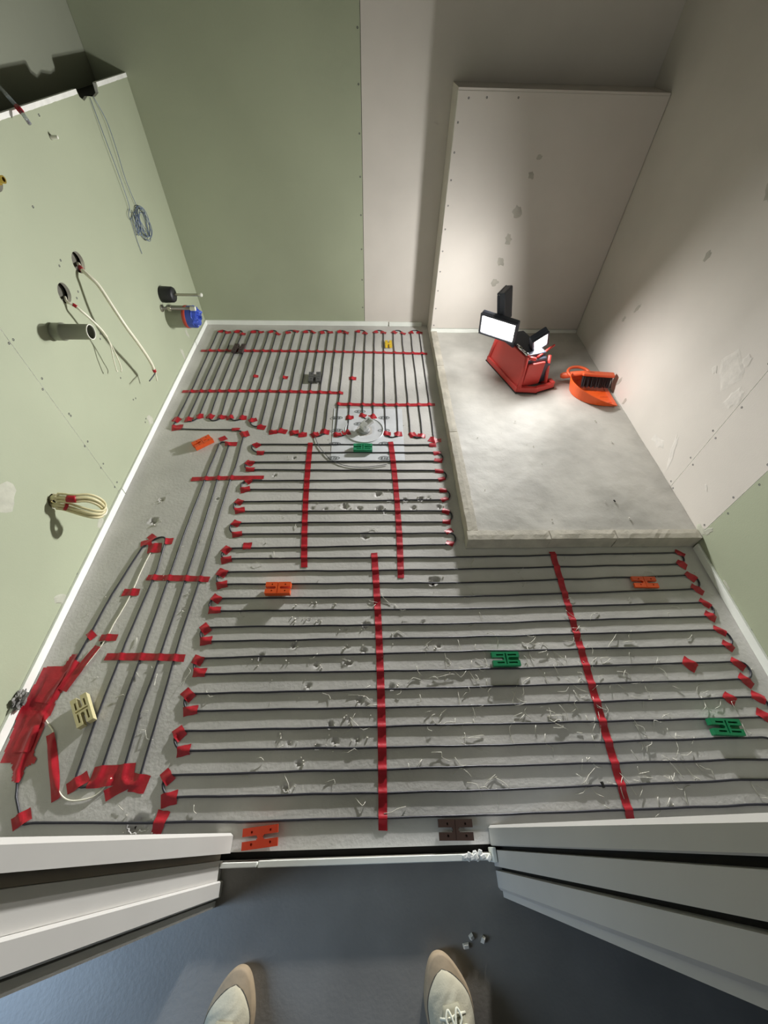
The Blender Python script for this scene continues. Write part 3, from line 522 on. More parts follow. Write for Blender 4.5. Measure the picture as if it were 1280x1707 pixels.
# front wall with the doorway
wall_front = MB().bb(-1.24, -.410, -.105, -.008, 0, 2.4).bb(.345, XR, -.105, -.008, 0, 2.4).bb(-.410, .345, -.105, -.008, 2.02, 2.4)
wall_front = tag(wall_front.build('wall_front', 'corr_wall'), 'wall around the doorway', kind='structure')
MB().bb(-1.36, XR + .1, -1.5, YB + .12, 2.4, 2.5).build('ceiling', 'ceil')['kind'] = 'structure'

# corridor
cf = MB().bb(-1.82, 2.2, -1.5, -.030, -.10, 0.0)
tag(cf.build('floor_corridor', 'corr_floor'), 'smooth grey corridor floor', kind='structure')
tag(MB().bb(-2.7, 2.2, -1.6, -1.5, 0, 2.5).build('wall_corridor', 'corr_wall'), 'corridor wall', kind='structure')
tag(MB().bb(2.1, 2.2, -1.5, .0, 0, 2.5).build('wall_corridor_end', 'corr_wall'), 'corridor end wall', kind='structure')
we = MB().bb(-1.82, -1.72, -1.5, -.72, 0, 2.4).bb(-1.82, -1.72, -.13, 0, 0, 2.4).bb(-1.82, -1.72, -.72, -.13, 0, .55).bb(-1.82, -1.72, -.72, -.13, 1.60, 2.4)
tag(we.build('wall_corridor_assumed_window', 'corr_wall'), 'corridor end wall with an assumed window, out of view', kind='structure')  # opening left for the assumed window, out of view
tag(MB().bb(-2.7, -1.36, -.1, .0, 0, 2.5).bb(XR + .1, 2.2, -.1, .0, 0, 2.5).build('wall_corridor_side', 'corr_wall'), 'corridor side wall', kind='structure')
w1 = MB().bb(-1.76, -1.70, -.72, -.67, .55, 1.60).bb(-1.76, -1.70, -.18, -.13, .55, 1.60).bb(-1.76, -1.70, -.67, -.18, .55, .60).bb(-1.76, -1.70, -.67, -.18, 1.55, 1.60)
tag(w1.build('assumed_window_1', 'white_wood'), 'assumed corridor window, out of view', kind='structure')  # frame added to go with the assumed bluish light, never in view
MB().bb(-2.72, 2.2, -1.6, -.1, 2.4, 2.5).build('ceiling_corridor', 'ceil')['kind'] = 'structure'

# door frame: stepped lining planks on both sides, leaning very slightly
def lining(name, parent, pts, mat_, lean=0.0):
    """plank with an (x, y) cross-section rising to the door head; lean shifts y with height"""
    m = MB()
    n = len(pts)
    H_ = 2.02
    vs_ = [(x, y, 0.0005) for x, y in pts] + [(x, y - (lean * H_ if y > 0 else 0), H_) for x, y in pts]
    m.add(vs_, [tuple(range(n - 1, -1, -1)), tuple(range(n, 2 * n))] + [(k, (k + 1) % n, n + (k + 1) % n, n + k) for k in range(n)])
    return m.build(name, mat_, parent)
jl = empty('door_frame', (0, 0, 0))
tag(jl, 'white stepped door frame leg on the pipe-wall side of the doorway', 'door frame', kind='structure')
lining('plank', jl, [(-.412, .026), (-.376, .026), (-.369, .020), (-.369, -.016), (-.412, -.016)], 'white_wood', .016)
lining('plank', jl, [(-.412, -.0165), (-.393, -.0165), (-.393, -.0295), (-.412, -.0295)], 'rebate')
lining('plank', jl, [(-.412, -.030), (-.385, -.030), (-.385, -.068), (-.412, -.068)], 'white_wood')
lining('plank', jl, [(-.412, -.0685), (-.3785, -.0685), (-.376, -.071), (-.376, -.098), (-.379, -.101), (-.412, -.101)], 'white_wood')
lining('plank', jl, [(-.48, -.1055), (-.386, -.1055), (-.386, -.118), (-.48, -.118)], 'white_wood')
jr = empty('door_frame', (0, 0, 0))
tag(jr, 'grey grooved door frame leg on the shower side of the doorway', 'door frame', kind='structure')
lining('plank', jr, [(.346, .026), (.346, -.0175), (.3155, -.0175), (.3135, -.0155), (.3135, .020), (.319, .026)], 'white_wood', .016)
lining('plank', jr, [(.346, -.026), (.346, -.0585), (.316, -.0585), (.316, -.026)], 'white_wood')
lining('plank', jr, [(.346, -.067), (.346, -.105), (.322, -.105), (.317, -.099), (.317, -.067)], 'white_wood')
lining('plank', jr, [(.346, -.016), (.346, -.07), (.334, -.07), (.334, -.016)], 'gap')  # dark backing strip, the shade in the grooves put into its colour
lining('plank', jr, [(.42, -.1055), (.42, -.118), (.327, -.118), (.327, -.1055)], 'white_wood')

# edge strips along the walls and at the threshold
def strips(name, label, segs):
    e = empty(name)
    tag(e, label, kind='structure')
    for s in segs:
        MB().bb(*s).build('edge_strip', 'strip', e, bevel=.0015)
    return e
strips('baseboard_left', 'white edge strip along the pipe wall', [(XL, XL + .010, YF + .002, 1.225, 0, .033), (XL, XL + .009, 1.230, 2.455, 0, .031), (XL + .001, XL + .010, 2.459, YB - .008, 0, .031)])
strips('baseboard_back', 'white edge strip along the back wall', [(XL, .125, YB - .010, YB, 0, .030), (.132, .352, YB - .011, YB - .001, 0, .028)])
strips('baseboard_right', 'white edge strip along the green end of the shower wall', [(XR - .010, XR, YF + .002, .915, 0, .033)])
strips('trim_1', 'white strip across the doorway threshold', [(-.384, -.292, -.045, -.034, -.01, .027), (-.289, .305, -.046, -.032, -.01, .028), (.305, .314, -.05, -.02, 0, .05)])
lump = MB()
for k in range(14):
    lump.box((random.uniform(.235, .30), random.uniform(-.042, -.030), .028 + random.uniform(0, .003)), (.014, .010, .006), Matrix.Rotation(random.uniform(0, 3), 3, 'Z'))
tag(lump.build('plaster_crumbs', 'core', bevel=.002), 'white plaster crumbs stuck on the threshold strip end', 'crumbs', kind='stuff')
# ------------------------------------------------------------------ shower base
sb = empty('shower_base', (.87, 1.73, 0))
tag(sb, 'raised concrete shower base with pale kerb boards', 'shower base')
def loc_build(mb, name, mats, parent, **k):
    """mesh given in world coordinates, parented to an unrotated Empty"""
    o = mb.build(name, mats, parent, **k)
    o.location = -Vector(parent.location)
    return o
m = MB()
def scr(u, v):
    x = .43 + u * (XR - .001 - .43); y = .966 + v * (HY - .966)
    z = ZT - .002 + .0035 * noise.noise((x * 5, y * 5, 0)) + .0012 * noise.noise((x * 22, y * 22, 3))
    return (x, y, z)
m.grid(scr, 76, 130)
loc_build(m, 'screed', 'screed', sb, smooth=True)
loc_build(MB().bb(.400, XR - .001, .934, HY, 0, ZT - .008), 'slab', 'screed', sb)
def kerb(x0, x1, y0, y1, seed):
    rnd = random.Random(seed)
    mb = MB()
    nx = max(2, int((x1 - x0) / .02)); ny = max(2, int((y1 - y0) / .02))
    z1 = .066
    def jit(x, y, z):
        ex = min(abs(x - x0), abs(x - x1)) < .004 or min(abs(y - y0), abs(y - y1)) < .004
        d = .0025 if ex else .0012
        return (x + noise.noise((x * 40, y * 40, seed)) * d, y + noise.noise((x * 40, y * 40, seed + 9)) * d, z + noise.noise((x * 60, y * 60, seed + 5)) * .0012 - (.0015 if ex else 0))
    mb.grid(lambda u, v: jit(x0 + u * (x1 - x0), y0 + v * (y1 - y0), z1), nx, ny)
    # sides
    top = lambda x, y: jit(x, y, z1)
    for (xa, ya, xb, yb, n) in ((x0, y0, x1, y0, nx), (x1, y0, x1, y1, ny), (x1, y1, x0, y1, nx), (x0, y1, x0, y0, ny)):
        def side(u, v):
            x, y = xa + (xb - xa) * u, ya + (yb - ya) * u
            t = top(x, y)
            return t if v > .5 else (t[0], t[1], .002)
        mb.grid(side, n, 1)
    return loc_build(mb, 'kerb_board', 'kerb', sb)
kerb(.390, .432, .9675, 1.566, 1)
kerb(.390, .430, 1.5695, 2.150, 2)
kerb(.392, .430, 2.1530, HY - .001, 3)
kerb(.386, .718, .922, .9655, 4)
kerb(.7215, .988, .924, .9655, 5)
kerb(.9915, XR - .003, .923, .9655, 6)

# ------------------------------------------------------------------ heating cable (one continuous run)
CR = 0.0031
def bez(a, ta, b, tb, n=9, k=.66):
    a, b, ta, tb = Vector(a), Vector(b), Vector(ta).normalized(), Vector(tb).normalized()
    d = (b - a).length * k
    c1, c2 = a + ta * d, b - tb * d
    return [((1 - t) ** 3) * a + 3 * (1 - t) ** 2 * t * c1 + 3 * (1 - t) * t * t * c2 + t ** 3 * b for t in (i / n for i in range(1, n))]
def dense(pts, step=.03):
    out = []
    P = [Vector((p[0], p[1])) for p in pts]
    for a, b in zip(P[:-1], P[1:]):
        n = max(1, int((b - a).length / step))
        out += [a.lerp(b, i / n) for i in range(n)]
    out.append(P[-1])
    return out
segs = []
for i, r in enumerate(reversed(DATA['runs'])):          # from the doorway towards the drain
    segs.append(list(r) if i % 2 == 0 else list(reversed(r)))
vert = []
for i, r in enumerate(reversed(DATA['verts'])):
    vert.append(list(reversed(r)) if i % 2 == 0 else list(r))
path = [Vector(p) for p in DATA['start'][:-1]]
def join(path, seg):
    s = dense(seg)
    if len(path) > 1:
        ta = path[-1] - path[-2]
        tb = s[1] - s[0]
        path += bez(path[-1], ta, s[0], tb)
    path += s
    return path
for s in segs + vert:
    path = join(path, s)
path += bez(path[-1], path[-1] - path[-2], DATA['vturn'][1], (1, 0)) + [Vector(p) for p in DATA['vturn'][1:]]
for s in DATA['B']:
    path = join(path, s)
for i in range(1, len(path) - 1):                         # slight hand-laid wobble
    p = path[i]
    path[i] = p + Vector((noise.noise((p.x * 9, p.y * 9, 1)), noise.noise((p.x * 9, p.y * 9, 7)))) * .0022
c3d = [(p.x, p.y, CR - .0006) for p in path]
hc = MB().tube(c3d, CR, 8)
hc = hc.build('heating_cable', 'cable', smooth=True)
tag(hc, 'dark underfloor heating cable laid in long loops on the concrete floor', 'cable')
sensor = []
for k, (s, l) in enumerate(zip(DATA['sensor'], ('thin white sensor wire between the hairpin tape and the big red tape patch', 'thin white wire curling from the big red patch to the hairpin ends'))):
    pts = smooth_path([(x, y, .003) for x, y in s], 5)
    sensor += [(p.x, p.y) for p in pts]
    tag(MB().tube(pts, .0022, 6).build('sensor_wire', 'wire_white', smooth=True), l, 'wire')
OBST = np.array([(p.x, p.y) for p in path] + sensor)
# densify obstacles for draping
_o = []
for a, b in zip(path[:-1], path[1:]):
    n = max(1, int((b - a).length / .004))
    if (b - a).length < .2:
        _o += [(a.x + (b.x - a.x) * i / n, a.y + (b.y - a.y) * i / n) for i in range(n)]
for a, b in zip(sensor[:-1], sensor[1:]):
    if math.hypot(a[0] - b[0], a[1] - b[1]) < .1:
        n = max(1, int(math.hypot(a[0] - b[0], a[1] - b[1]) / .004))
        _o += [(a[0] + (b[0] - a[0]) * i / n, a[1] + (b[1] - a[1]) * i / n) for i in range(n)]
OBST = np.array(_o)
CELL = .03
_hash = {}
for _i, _p in enumerate(OBST):
    _hash.setdefault((int(math.floor(_p[0] / CELL)), int(math.floor(_p[1] / CELL))), []).append(_i)
def drape(x, y):
    ci, cj = int(math.floor(x / CELL)), int(math.floor(y / CELL))
    d = 1.0
    for a in (-1, 0, 1):
        for b in (-1, 0, 1):
            ids = _hash.get((ci + a, cj + b))
            if ids:
                q = OBST[ids]
                d = min(d, float(np.min((q[:, 0] - x) ** 2 + (q[:, 1] - y) ** 2)))
    d = math.sqrt(d)
    base = .0022 if (-.205 < x < .185 and 1.42 < y < 1.84) else .0
    if d < .003:
        return .0068 + base * .5
    return base + .0008 + .0064 * max(0.0, 1 - (d - .003) / .010) ** 1.6
def tape(name, c, ang, L, Wd, lift=0.0, seed=0, parent=None, material='tape', step=.0055):
    """a piece of tape draped over the cable: length L along ang, width Wd"""
    rnd = random.Random(seed)
    nu, nv = max(2, int(L / step)), max(2, int(Wd / .006))
    ca, sa = math.cos(ang), math.sin(ang)
    e0, e1 = rnd.uniform(-.12, .12), rnd.uniform(-.12, .12)
    bow = rnd.uniform(-.012, .012) * L
    mb = MB()
    def fn(u, v):
        a = (u - .5) * L + (v - .5) * Wd * (e0 * (1 - u) + e1 * u)
        b = (v - .5) * Wd * (1 + .04 * math.sin(u * 9 + seed)) + bow * (1 - (2 * u - 1) ** 2)
        x, y = c[0] + a * ca - b * sa, c[1] + a * sa + b * ca
        z = drape(x, y) + lift + .0006 * noise.noise((x * 60, y * 60, seed))
        return (x, y, max(z, .0005))
    mb.grid(fn, nu, nv)
    o = mb.build(name, material, parent, smooth=True)
    return o
for k, (x0, y0, x1, y1, lab) in enumerate(DATA['strips']):
    L = math.hypot(x1 - x0, y1 - y0)
    o = tape('tape_strip', ((x0 + x1) / 2, (y0 + y1) / 2), math.atan2(y1 - y0, x1 - x0), L, .0245, .0004, 100 + k)
    tag(o, lab, 'tape', 'long red tape strips')
for k, (x, y, a, w, h, lab, grp) in enumerate(DATA['patches']):
    o = tape('tape_patch', (x, y), a, w, h, .0, k, material='tape_fade' if 'faded' in lab else 'tape')
    tag(o, lab, 'tape', grp)
big = empty('tape_cover', (-1.0, .35, 0))
tag(big, 'large crumpled cover of overlapping red tape against the pipe-wall edge strip', 'tape')
def ride(o):                                       # rides up against the edge strip instead of running through it
    for v in o.data.vertices:
        over = XL + .012 - v.co.x
        if over > 0:
            v.co.z += min(.03, over * 1.2)
            v.co.x = XL + .0115
    o.location = -Vector(big.location)
def inside(x, y, poly):
    r = False
    for (xa, ya), (xb, yb) in zip(poly, poly[1:] + poly[:1]):
        if (ya > y) != (yb > y) and x < (xb - xa) * (y - ya) / (yb - ya) + xa:
            r = not r
    return r
poly = DATA['bigpoly']
px0, px1 = min(p[0] for p in poly), max(p[0] for p in poly)
py0, py1 = min(p[1] for p in poly), max(p[1] for p in poly)
st = .0035
m = MB()
vid = {}
for i in range(int((px1 - px0) / st) + 1):
    for j in range(int((py1 - py0) / st) + 1):
        if not inside(px0 + (i + .5) * st, py0 + (j + .5) * st, poly):
            continue
        q = []
        for a, b in ((i, j), (i + 1, j), (i + 1, j + 1), (i, j + 1)):
            if (a, b) not in vid:
                x, y = px0 + a * st, py0 + b * st
                vid[(a, b)] = len(m.v)
                m.v.append((x, y, drape(x, y) + .0012 + .0022 * abs(noise.noise((x * 28 + y * 14, y * 10, 2)))))
            q.append(vid[(a, b)])
        m.f.append(tuple(q)); m.m.append(0)
ride(m.build('tape_layer', 'tape', big, smooth=True))
for k, (x0, y0, x1, y1, w) in enumerate(DATA['big']):
    L = math.hypot(x1 - x0, y1 - y0)
    ride(tape('tape_strip', ((x0 + x1) / 2, (y0 + y1) / 2), math.atan2(y1 - y0, x1 - x0), L, w, .0034 + .0008 * k, 300 + k, big))

# grey crumpled grommet where the leads leave the floor
m = MB()
def lumpf(u, v):
    d = Vector((math.sin(v * math.pi) * math.cos(u * 2 * math.pi), math.sin(v * math.pi) * math.sin(u * 2 * math.pi), math.cos(v * math.pi)))
    k = 1 + .75 * noise.noise(d * 2.3) + .5 * noise.noise(d * 5.1 + Vector((3, 1, 2)))
    return (XL + .013 + d.x * .015 * k, .364 + d.y * .027 * k, .026 + d.z * .018 * k)
m.grid(lumpf, 28, 16)
tag(m.build('putty_lump', 'lump', smooth=False), 'crumpled grey putty lump where the wall strip meets the red tape', 'putty')

# ------------------------------------------------------------------ plastic shims (H-shaped, slotted at both ends)
def shim_mesh(kind, t):
    nx, ny, L, Wd = 38, 18, .092, .046
    H = [[0.0] * ny for _ in range(nx)]
    pocket = kind in ('green', 'greenlite', 'beige')
    for i in range(nx):
        for j in range(ny):
            h = 1.0
            inslot = 7 <= j <= 10 and (i < 16 or i > 21)
            corner = (i in (15, 22)) and j in (7, 10)
            if inslot and not corner:
                h = 0.0 if i < 16 else (.0 if kind != 'green' else .35)
            elif pocket:
                if (j in (2, 3, 4, 5)[1:3] or j in (13, 14)) and (6 <= i <= 15 or 22 <= i <= 33):
                    h = .4
                if i in (18, 19) and 1 < j < 16:
                    h = .75
            else:
                if i == 18 and kind != 'red':
                    h = .85
                if (i in (9, 10) or i in (29, 30)) and j in (3, 4, 13, 14):
                    h = .25
            H[i][j] = h * t
    dx, dy = L / nx, Wd / ny
    m = MB()
    vi = {}
    def V(x, y, z):
        k = (round(x, 6), round(y, 6), round(z, 6))
        if k not in vi:
            vi[k] = len(m.v)
            m.v.append(k)
        return vi[k]
    def q(*p):
        m.f.append(tuple(V(*a) for a in p)); m.m.append(0)
    g = lambda i, j: H[i][j] if 0 <= i < nx and 0 <= j < ny else 0.0
    for i in range(nx):
        for j in range(ny):
            h = H[i][j]
            if h <= 0:
                continue
            x0, y0 = -L / 2 + i * dx, -Wd / 2 + j * dy
            x1, y1 = x0 + dx, y0 + dy
            q((x0, y0, h), (x1, y0, h), (x1, y1, h), (x0, y1, h))
            for (ii, jj, a, b) in ((i - 1, j, (x0, y1), (x0, y0)), (i + 1, j, (x1, y0), (x1, y1)), (i, j - 1, (x0, y0), (x1, y0)), (i, j + 1, (x1, y1), (x0, y1))):
                o = g(ii, jj)
                if o < h:
                    q((a[0], a[1], o), (b[0], b[1], o), (b[0], b[1], h), (a[0], a[1], h))
    return m
for (x, y, c, a, t, lab) in DATA['shims']:
    m = shim_mesh(c, t)
    zb = .0068 if c not in ('orange', 'red') else .0068
    on_cable = any(math.hypot(px - x, py - y) < .04 for px, py in OBST[::3])
    z0 = .0066 if on_cable else .0005
    o = m.build('plastic_shim', 'sh_' + c, loc=(x, y, z0), rot=(0, 0, a))
    if c in ('dark', 'grey'):
        o.scale = (1.0, 1.5, 1)
    if c in ('yellow',):
        o.scale = (.80, .95, 1)
    tag(o, lab, 'shim', 'plastic levelling shims on the floor')

# ------------------------------------------------------------------ floor drain with its sheet
dr = empty('floor_drain', (-.010, 1.63, 0))
tag(dr, 'white floor drain sheet with round membrane and plug under the cables', 'drain')
p = DATA['plate']
m = MB()
def pl(u, v):
    a = Vector(p[3]).lerp(Vector(p[2]), u); b = Vector(p[0]).lerp(Vector(p[1]), u); q = a.lerp(b, v)
    r = math.hypot((q.x + .030) / .10, (q.y - 1.655) / .10)
    z = .0012 + (.004 * max(0, 1 - abs(r - 1.0) / .28) if r > .5 else -.004 * max(0, 1 - r / .5)) * .6
    if r < .45: z = .0012 - .003
    return (q.x, q.y, z + .0004 * noise.noise((q.x * 30, q.y * 30, 0)))
m.grid(pl, 40, 44)
loc_build(m, 'sheet', 'sheet', dr, smooth=True)
# bulged collar around the outlet
ring = [(-.030 + .098 * math.cos(t), 1.655 + .098 * math.sin(t), .0035) for t in (math.radians(a) for a in range(150, 440, 10))]
loc_build(MB().tube(ring, [.0045 * (.35 + .65 * math.sin(math.pi * i / (len(ring) - 1))) for i in range(len(ring))], 8), 'collar', 'sheet', dr, smooth=True)
for k, (mx, my) in enumerate(DATA['marks']):
    mb = MB()
    n = 20
    rx, ry = .030, .013
    zz = .0026 if k not in (3,) else .0032
    o1 = [(mx + rx * math.cos(2 * math.pi * i / n), my + ry * math.sin(2 * math.pi * i / n), zz) for i in range(n)]
    o2 = [(mx + rx * .88 * math.cos(2 * math.pi * i / n), my + ry * .74 * math.sin(2 * math.pi * i / n), zz) for i in range(n)]
    mb.add(o1 + o2, [(i, (i + 1) % n, n + (i + 1) % n, n + i) for i in range(n)])
    for (bx, bw) in ((-.012, .010), (.002, .006), (.013, .008)):
        mb.add([(mx + bx - bw / 2, my - .005, zz), (mx + bx + bw / 2, my - .005, zz), (mx + bx + bw / 2, my + .005, zz), (mx + bx - bw / 2, my + .005, zz)], [(0, 1, 2, 3)])
    loc_build(mb, 'printed_mark', 'print', dr)
# outlet plug: a stub with a tilted square-handled cap
pm = Vector((-.030, 1.650, .002))
mb = MB()
mb.tube([pm + Vector((0, 0, 0)), pm + Vector((0, 0, .010)), pm + Vector((0, 0, .011))], [.030, .027, .022], 20)
loc_build(mb, 'outlet', 'membrane', dr, smooth=True)
mt = Matrix.Rotation(math.radians(38), 3, 'Z') @ Matrix.Rotation(math.radians(-14), 3, 'Y')
mb = MB()
mb.box(pm + Vector((0, 0, .026)), (.034, .030, .032), mt)
mb.box(pm + mt @ Vector((.030, 0, .030)), (.052, .042, .006), mt)
mb.box(pm + mt @ Vector((.030, 0.018, .036)), (.052, .008, .012), mt)
mb.box(pm + mt @ Vector((.030, -.018, .036)), (.052, .008, .012), mt)
mb.box(pm + mt @ Vector((.054, 0, .036)), (.008, .042, .012), mt)
loc_build(mb, 'plug', 'plug', dr, bevel=.002)
loc_build(MB().tube([(x, y, .004) for x, y in [(q.x, q.y) for q in smooth_path([(a, b, 0) for a, b in DATA['arc']], 6)]], .0016, 6), 'membrane_edge', 'print_dark', dr, smooth=True)

# ------------------------------------------------------------------ things on the pipe wall
for y, z, r in HOLES:                               # grey disc at the bottom of each drilled hole
    n = 20
    MB().add([(XL - .024, y + r * 1.15 * math.cos(2 * math.pi * k / n), z + r * 1.15 * math.sin(2 * math.pi * k / n)) for k in range(n)], [tuple(range(n))]).build('hole_back', 'hole', wall_left)

# waste pipe stub
pp = empty('waste_pipe', (XL, 1.406, .648))
tag(pp, 'grey plastic waste pipe stub sticking out of the green wall', 'pipe')
def lathe_x(prof, n=28):
    """profile of (x, r) turned about the x axis"""
    mb = MB()
    vs_ = [(x, r * math.cos(2 * math.pi * k / n), r * math.sin(2 * math.pi * k / n)) for x, r in prof for k in range(n)]
    fs = [(i * n + k, i * n + (k + 1) % n, (i + 1) * n + (k + 1) % n, (i + 1) * n + k) for i in range(len(prof) - 1) for k in range(n)]
    mb.add(vs_, fs)
    return mb
lathe_x([(.001, .0285), (.024, .0285), (.026, .0295), (.034, .0295), (.036, .025), (.124, .025)]).build('pipe', 'pvc', pp, smooth=True)
lathe_x([(.1235, .0252), (.1262, .0250), (.1262, .0222), (.122, .0220)]).build('rim', 'pvc_rim', pp)
lathe_x([(.1235, .0222), (.02, .0222), (.02, .001)]).build('bore', 'pvc_in', pp, smooth=True)

# wall cables
t1 = empty('wall_cable', DATA['wc1'][0])
tag(t1, 'thick cream cable hanging in a long curve from the upper wall hole', 'cable')
loc_build(MB().tube(smooth_path(DATA['wc1'], 8), .0068, 10), 'sheath', 'cable_white', t1, smooth=True)
loc_build(MB().tube(smooth_path(DATA['wc1a'], 4), .003, 6), 'conductor', 'cable_white', t1, smooth=True)
loc_build(MB().tube(smooth_path(DATA['wc1b'], 4), .0026, 6), 'conductor', 'lamp_black_glare', t1, smooth=True)
def wrap(path, i0, i1, r, parent, name='tape_wrap'):
    loc_build(MB().tube(path[i0:i1], r, 10), name, 'tape', parent, smooth=True)
sp1 = smooth_path(DATA['wc1'], 8)
wrap(sp1, -4, -1, .0078, t1)
wrap(sp1, 5, 10, .0078, t1)
t2 = empty('wall_cable', DATA['wc2'][0])
tag(t2, 'thin white cable splitting into two wires above the waste pipe stub', 'cable')
sp2 = smooth_path(DATA['wc2'], 8)
loc_build(MB().tube(sp2, .0045, 8), 'sheath', 'cable_white', t2, smooth=True)
wrap(sp2, 14, 20, .0058, t2)
loc_build(MB().tube(smooth_path(DATA['wc2a'], 6), .0024, 6), 'conductor', 'cable_white', t2, smooth=True)
loc_build(MB().tube(smooth_path(DATA['wc2b'], 6), .0024, 6), 'conductor', 'cable_white', t2, smooth=True)
t3 = empty('cable_loop', DATA['loop'][0])
tag(t3, 'looped bundle of beige cables with red tape sticking out near the floor', 'cable')
sp3 = smooth_path(DATA['loop'], 8)
for k, (dx, dy, dz, r) in enumerate(((0, 0, 0, .0062), (.004, .010, .006, .0045), (-.003, -.008, -.008, .005), (.002, .004, -.011, .004))):
    pts = [q + Vector((dx, dy, dz)) * (1 if 12 < i < len(sp3) - 12 else .4) for i, q in enumerate(sp3)]
    loc_build(MB().tube(pts, r, 8), 'strand', 'cable_beige' if k != 3 else 'cable_white', t3, smooth=True)
def wrap2(i0, i1):
    c_ = [q + Vector((0, 0, -.003)) for q in sp3[i0:i1]]
    loc_build(MB().tube(c_, .0135, 10), 'tape_wrap', 'tape', t3, smooth=True)
wrap2(21, 27); wrap2(82, 87)

# black flush sleeve on a rod, and the bagged waste connection with its rod
bs = empty('threaded_rod', (XL, 2.272, .393))
tag(bs, 'steel mounting rod with a black sleeve beside the back wall corner', 'rod')
lathe_x([(.001, .0), (.001, .0375), (.012, .0395), (.058, .0375), (.066, .033), (.066, .007)]).build('sleeve', 'black', bs, smooth=True)
lathe_x([(.05, .0062), (.196, .0062)]).build('rod', 'steel', bs, smooth=True)
lathe_x([(.192, .0), (.192, .0095), (.210, .0095), (.213, .004), (.213, .0)]).build('cap', 'pvc_rim', bs, smooth=True)
rd = empty('threaded_rod', (XL, 2.215, .348))
tag(rd, 'steel mounting rod lying just above the blue bagged pipe', 'rod')
lathe_x([(.001, .0), (.001, .018), (.006, .017), (.010, .007), (.165, .0072), (.168, .0)]).build('rod', 'steel', rd, smooth=True)
lathe_x([(.035, .0075), (.035, .014), (.050, .014), (.050, .0075)], 6).build('nut', 'steel', rd)
lathe_x([(.150, .0), (.150, .011), (.176, .011), (.176, .0)], 12).build('cap', 'pvc_rim', rd)
bp_ = empty('waste_connection', (XL, 2.268, .278))
tag(bp_, 'wide grey pipe end with red ring and blue bag over its mouth', 'pipe')
lathe_x([(.001, .0), (.001, .056), (.088, .055)]).build('pipe', 'pvc', bp_, smooth=True)
lathe_x([(.086, .0555), (.089, .0575), (.102, .0575), (.104, .0555)]).build('ring', 'red_ring', bp_, smooth=True)
lathe_x([(.103, .0555), (.128, .0560), (.136, .0555)]).build('bag_cuff', 'bag', bp_, smooth=True)
mb = MB()
def bagf(u, v):
    a = u * 2 * math.pi
    r = .0555 * (1 - v ** 1.4 * .85)
    wob = noise.noise((math.cos(a) * 2.5, math.sin(a) * 2.5, v * 4)) * (.3 + v) * .5
    x = .135 + .030 * math.sin(v * math.pi * .5) + wob * .035
    return (x, r * math.cos(a) * (1 + wob * .5), r * math.sin(a) * (1 + wob * .5))
mb.grid(bagf, 36, 8)
mb.build('bag', 'bag', bp_)

# coil of thin wire hanging from the notch in the top of the service wall
wc = empty('wire_coil', (XL, 2.315, .735))
tag(wc, 'small coil of thin bluish wire hanging on the green wall', 'wire')
mb = MB()
rnd = random.Random(2)
for k in range(11):
    cy, cz = 2.345 + rnd.uniform(-.012, .012), .690 + rnd.uniform(-.012, .012)
    r = rnd.uniform(.038, .056)
    if k > 6:
        cy, cz, r = 2.275 + rnd.uniform(-.01, .01), .705 + rnd.uniform(-.012, .012), .03
    ec = rnd.uniform(.85, 1.2) * (1 if k < 7 else .0 + .55)
    pts = [(XL + .006 + .010 * (1 + math.sin(a * 2 + k)) * .6, cy + r * ec * math.cos(a) + (.4 * r * math.sin(a) if k > 6 else 0), cz + r * 1.25 * math.sin(a)) for a in (2 * math.pi * i / 26 + k * 2.1 for i in range(28))]
    mb.tube(pts, .0015, 5)
loc_build(mb, 'coil', 'wire', wc, smooth=True)
for pts in ([(XL + .004, 2.33, 1.125), (XL + .010, 2.355, 1.05), (XL + .012, 2.345, .96), (XL + .010, 2.33, .86), (XL + .008, 2.345, .76)],
            [(XL + .004, 2.30, 1.125), (XL + .010, 2.285, 1.0), (XL + .012, 2.28, .90), (XL + .010, 2.275, .80), (XL + .006, 2.265, .755)],
            [(XL + .006, 2.27, .77), (XL + .008, 2.235, .755), (XL + .005, 2.245, .735), (XL + .005, 2.262, .74)],
            [(XL + .004, 2.25, .74), (XL + .003, 2.235, .66), (XL + .003, 2.23, .60)]):
    loc_build(MB().tube(smooth_path(pts, 6), .0013, 5), 'strand', 'wire', wc, smooth=True)

# tube over the top edge of the service wall, and little fittings
tb = empty('clear_tube', (XL, 1.80, ZP))
tag(tb, 'clear plastic tube with a red collar crossing the top edge of the low wall', 'tube')
a_, b_, t_ = Vector((-1.170, 1.896, 1.198)), Vector((-1.080, 1.795, 1.158)), Vector((-1.050, 1.766, 1.126))
loc_build(MB().tube([a_, a_.lerp(b_, .5), b_], .0060, 10), 'tube', 'clear', tb, smooth=True)
d_ = (b_ - a_).normalized()
loc_build(MB().tube([b_ - d_ * .006, b_ + d_ * .022], .0080, 10), 'collar', 'tape', tb, smooth=True)
loc_build(MB().tube([b_ + d_ * .02, t_], [.0060, .0055], 10), 'tip', 'clear', tb, smooth=True)
an = MB()
pl_ = empty('wall_plug', (XL, 1.92, 1.07))
tag(pl_, 'small pale plug poking out of the green wall below the top edge', 'plug')
lathe_x([(.0005, .0), (.0005, .006), (.024, .005), (.026, .0)], 10).build('stem', 'pvc_rim', pl_)
lathe_x([(.0003, .0085), (.002, .0085), (.002, .0055)], 10).build('collar', 'pvc', pl_)
br = empty('pipe_fitting', (XL, 1.535, 1.040))
tag(br, 'small brass pipe fitting sticking out of the green wall below the clear tube', 'fitting')
lathe_x([(.0006, .0), (.0006, .030)], 18).build('hole_face', 'hole', br)
lathe_x([(.001, .014), (.014, .014), (.014, .010), (.028, .010), (.028, .006), (.01, .006)], 14).build('nipple', 'brass', br, smooth=False)
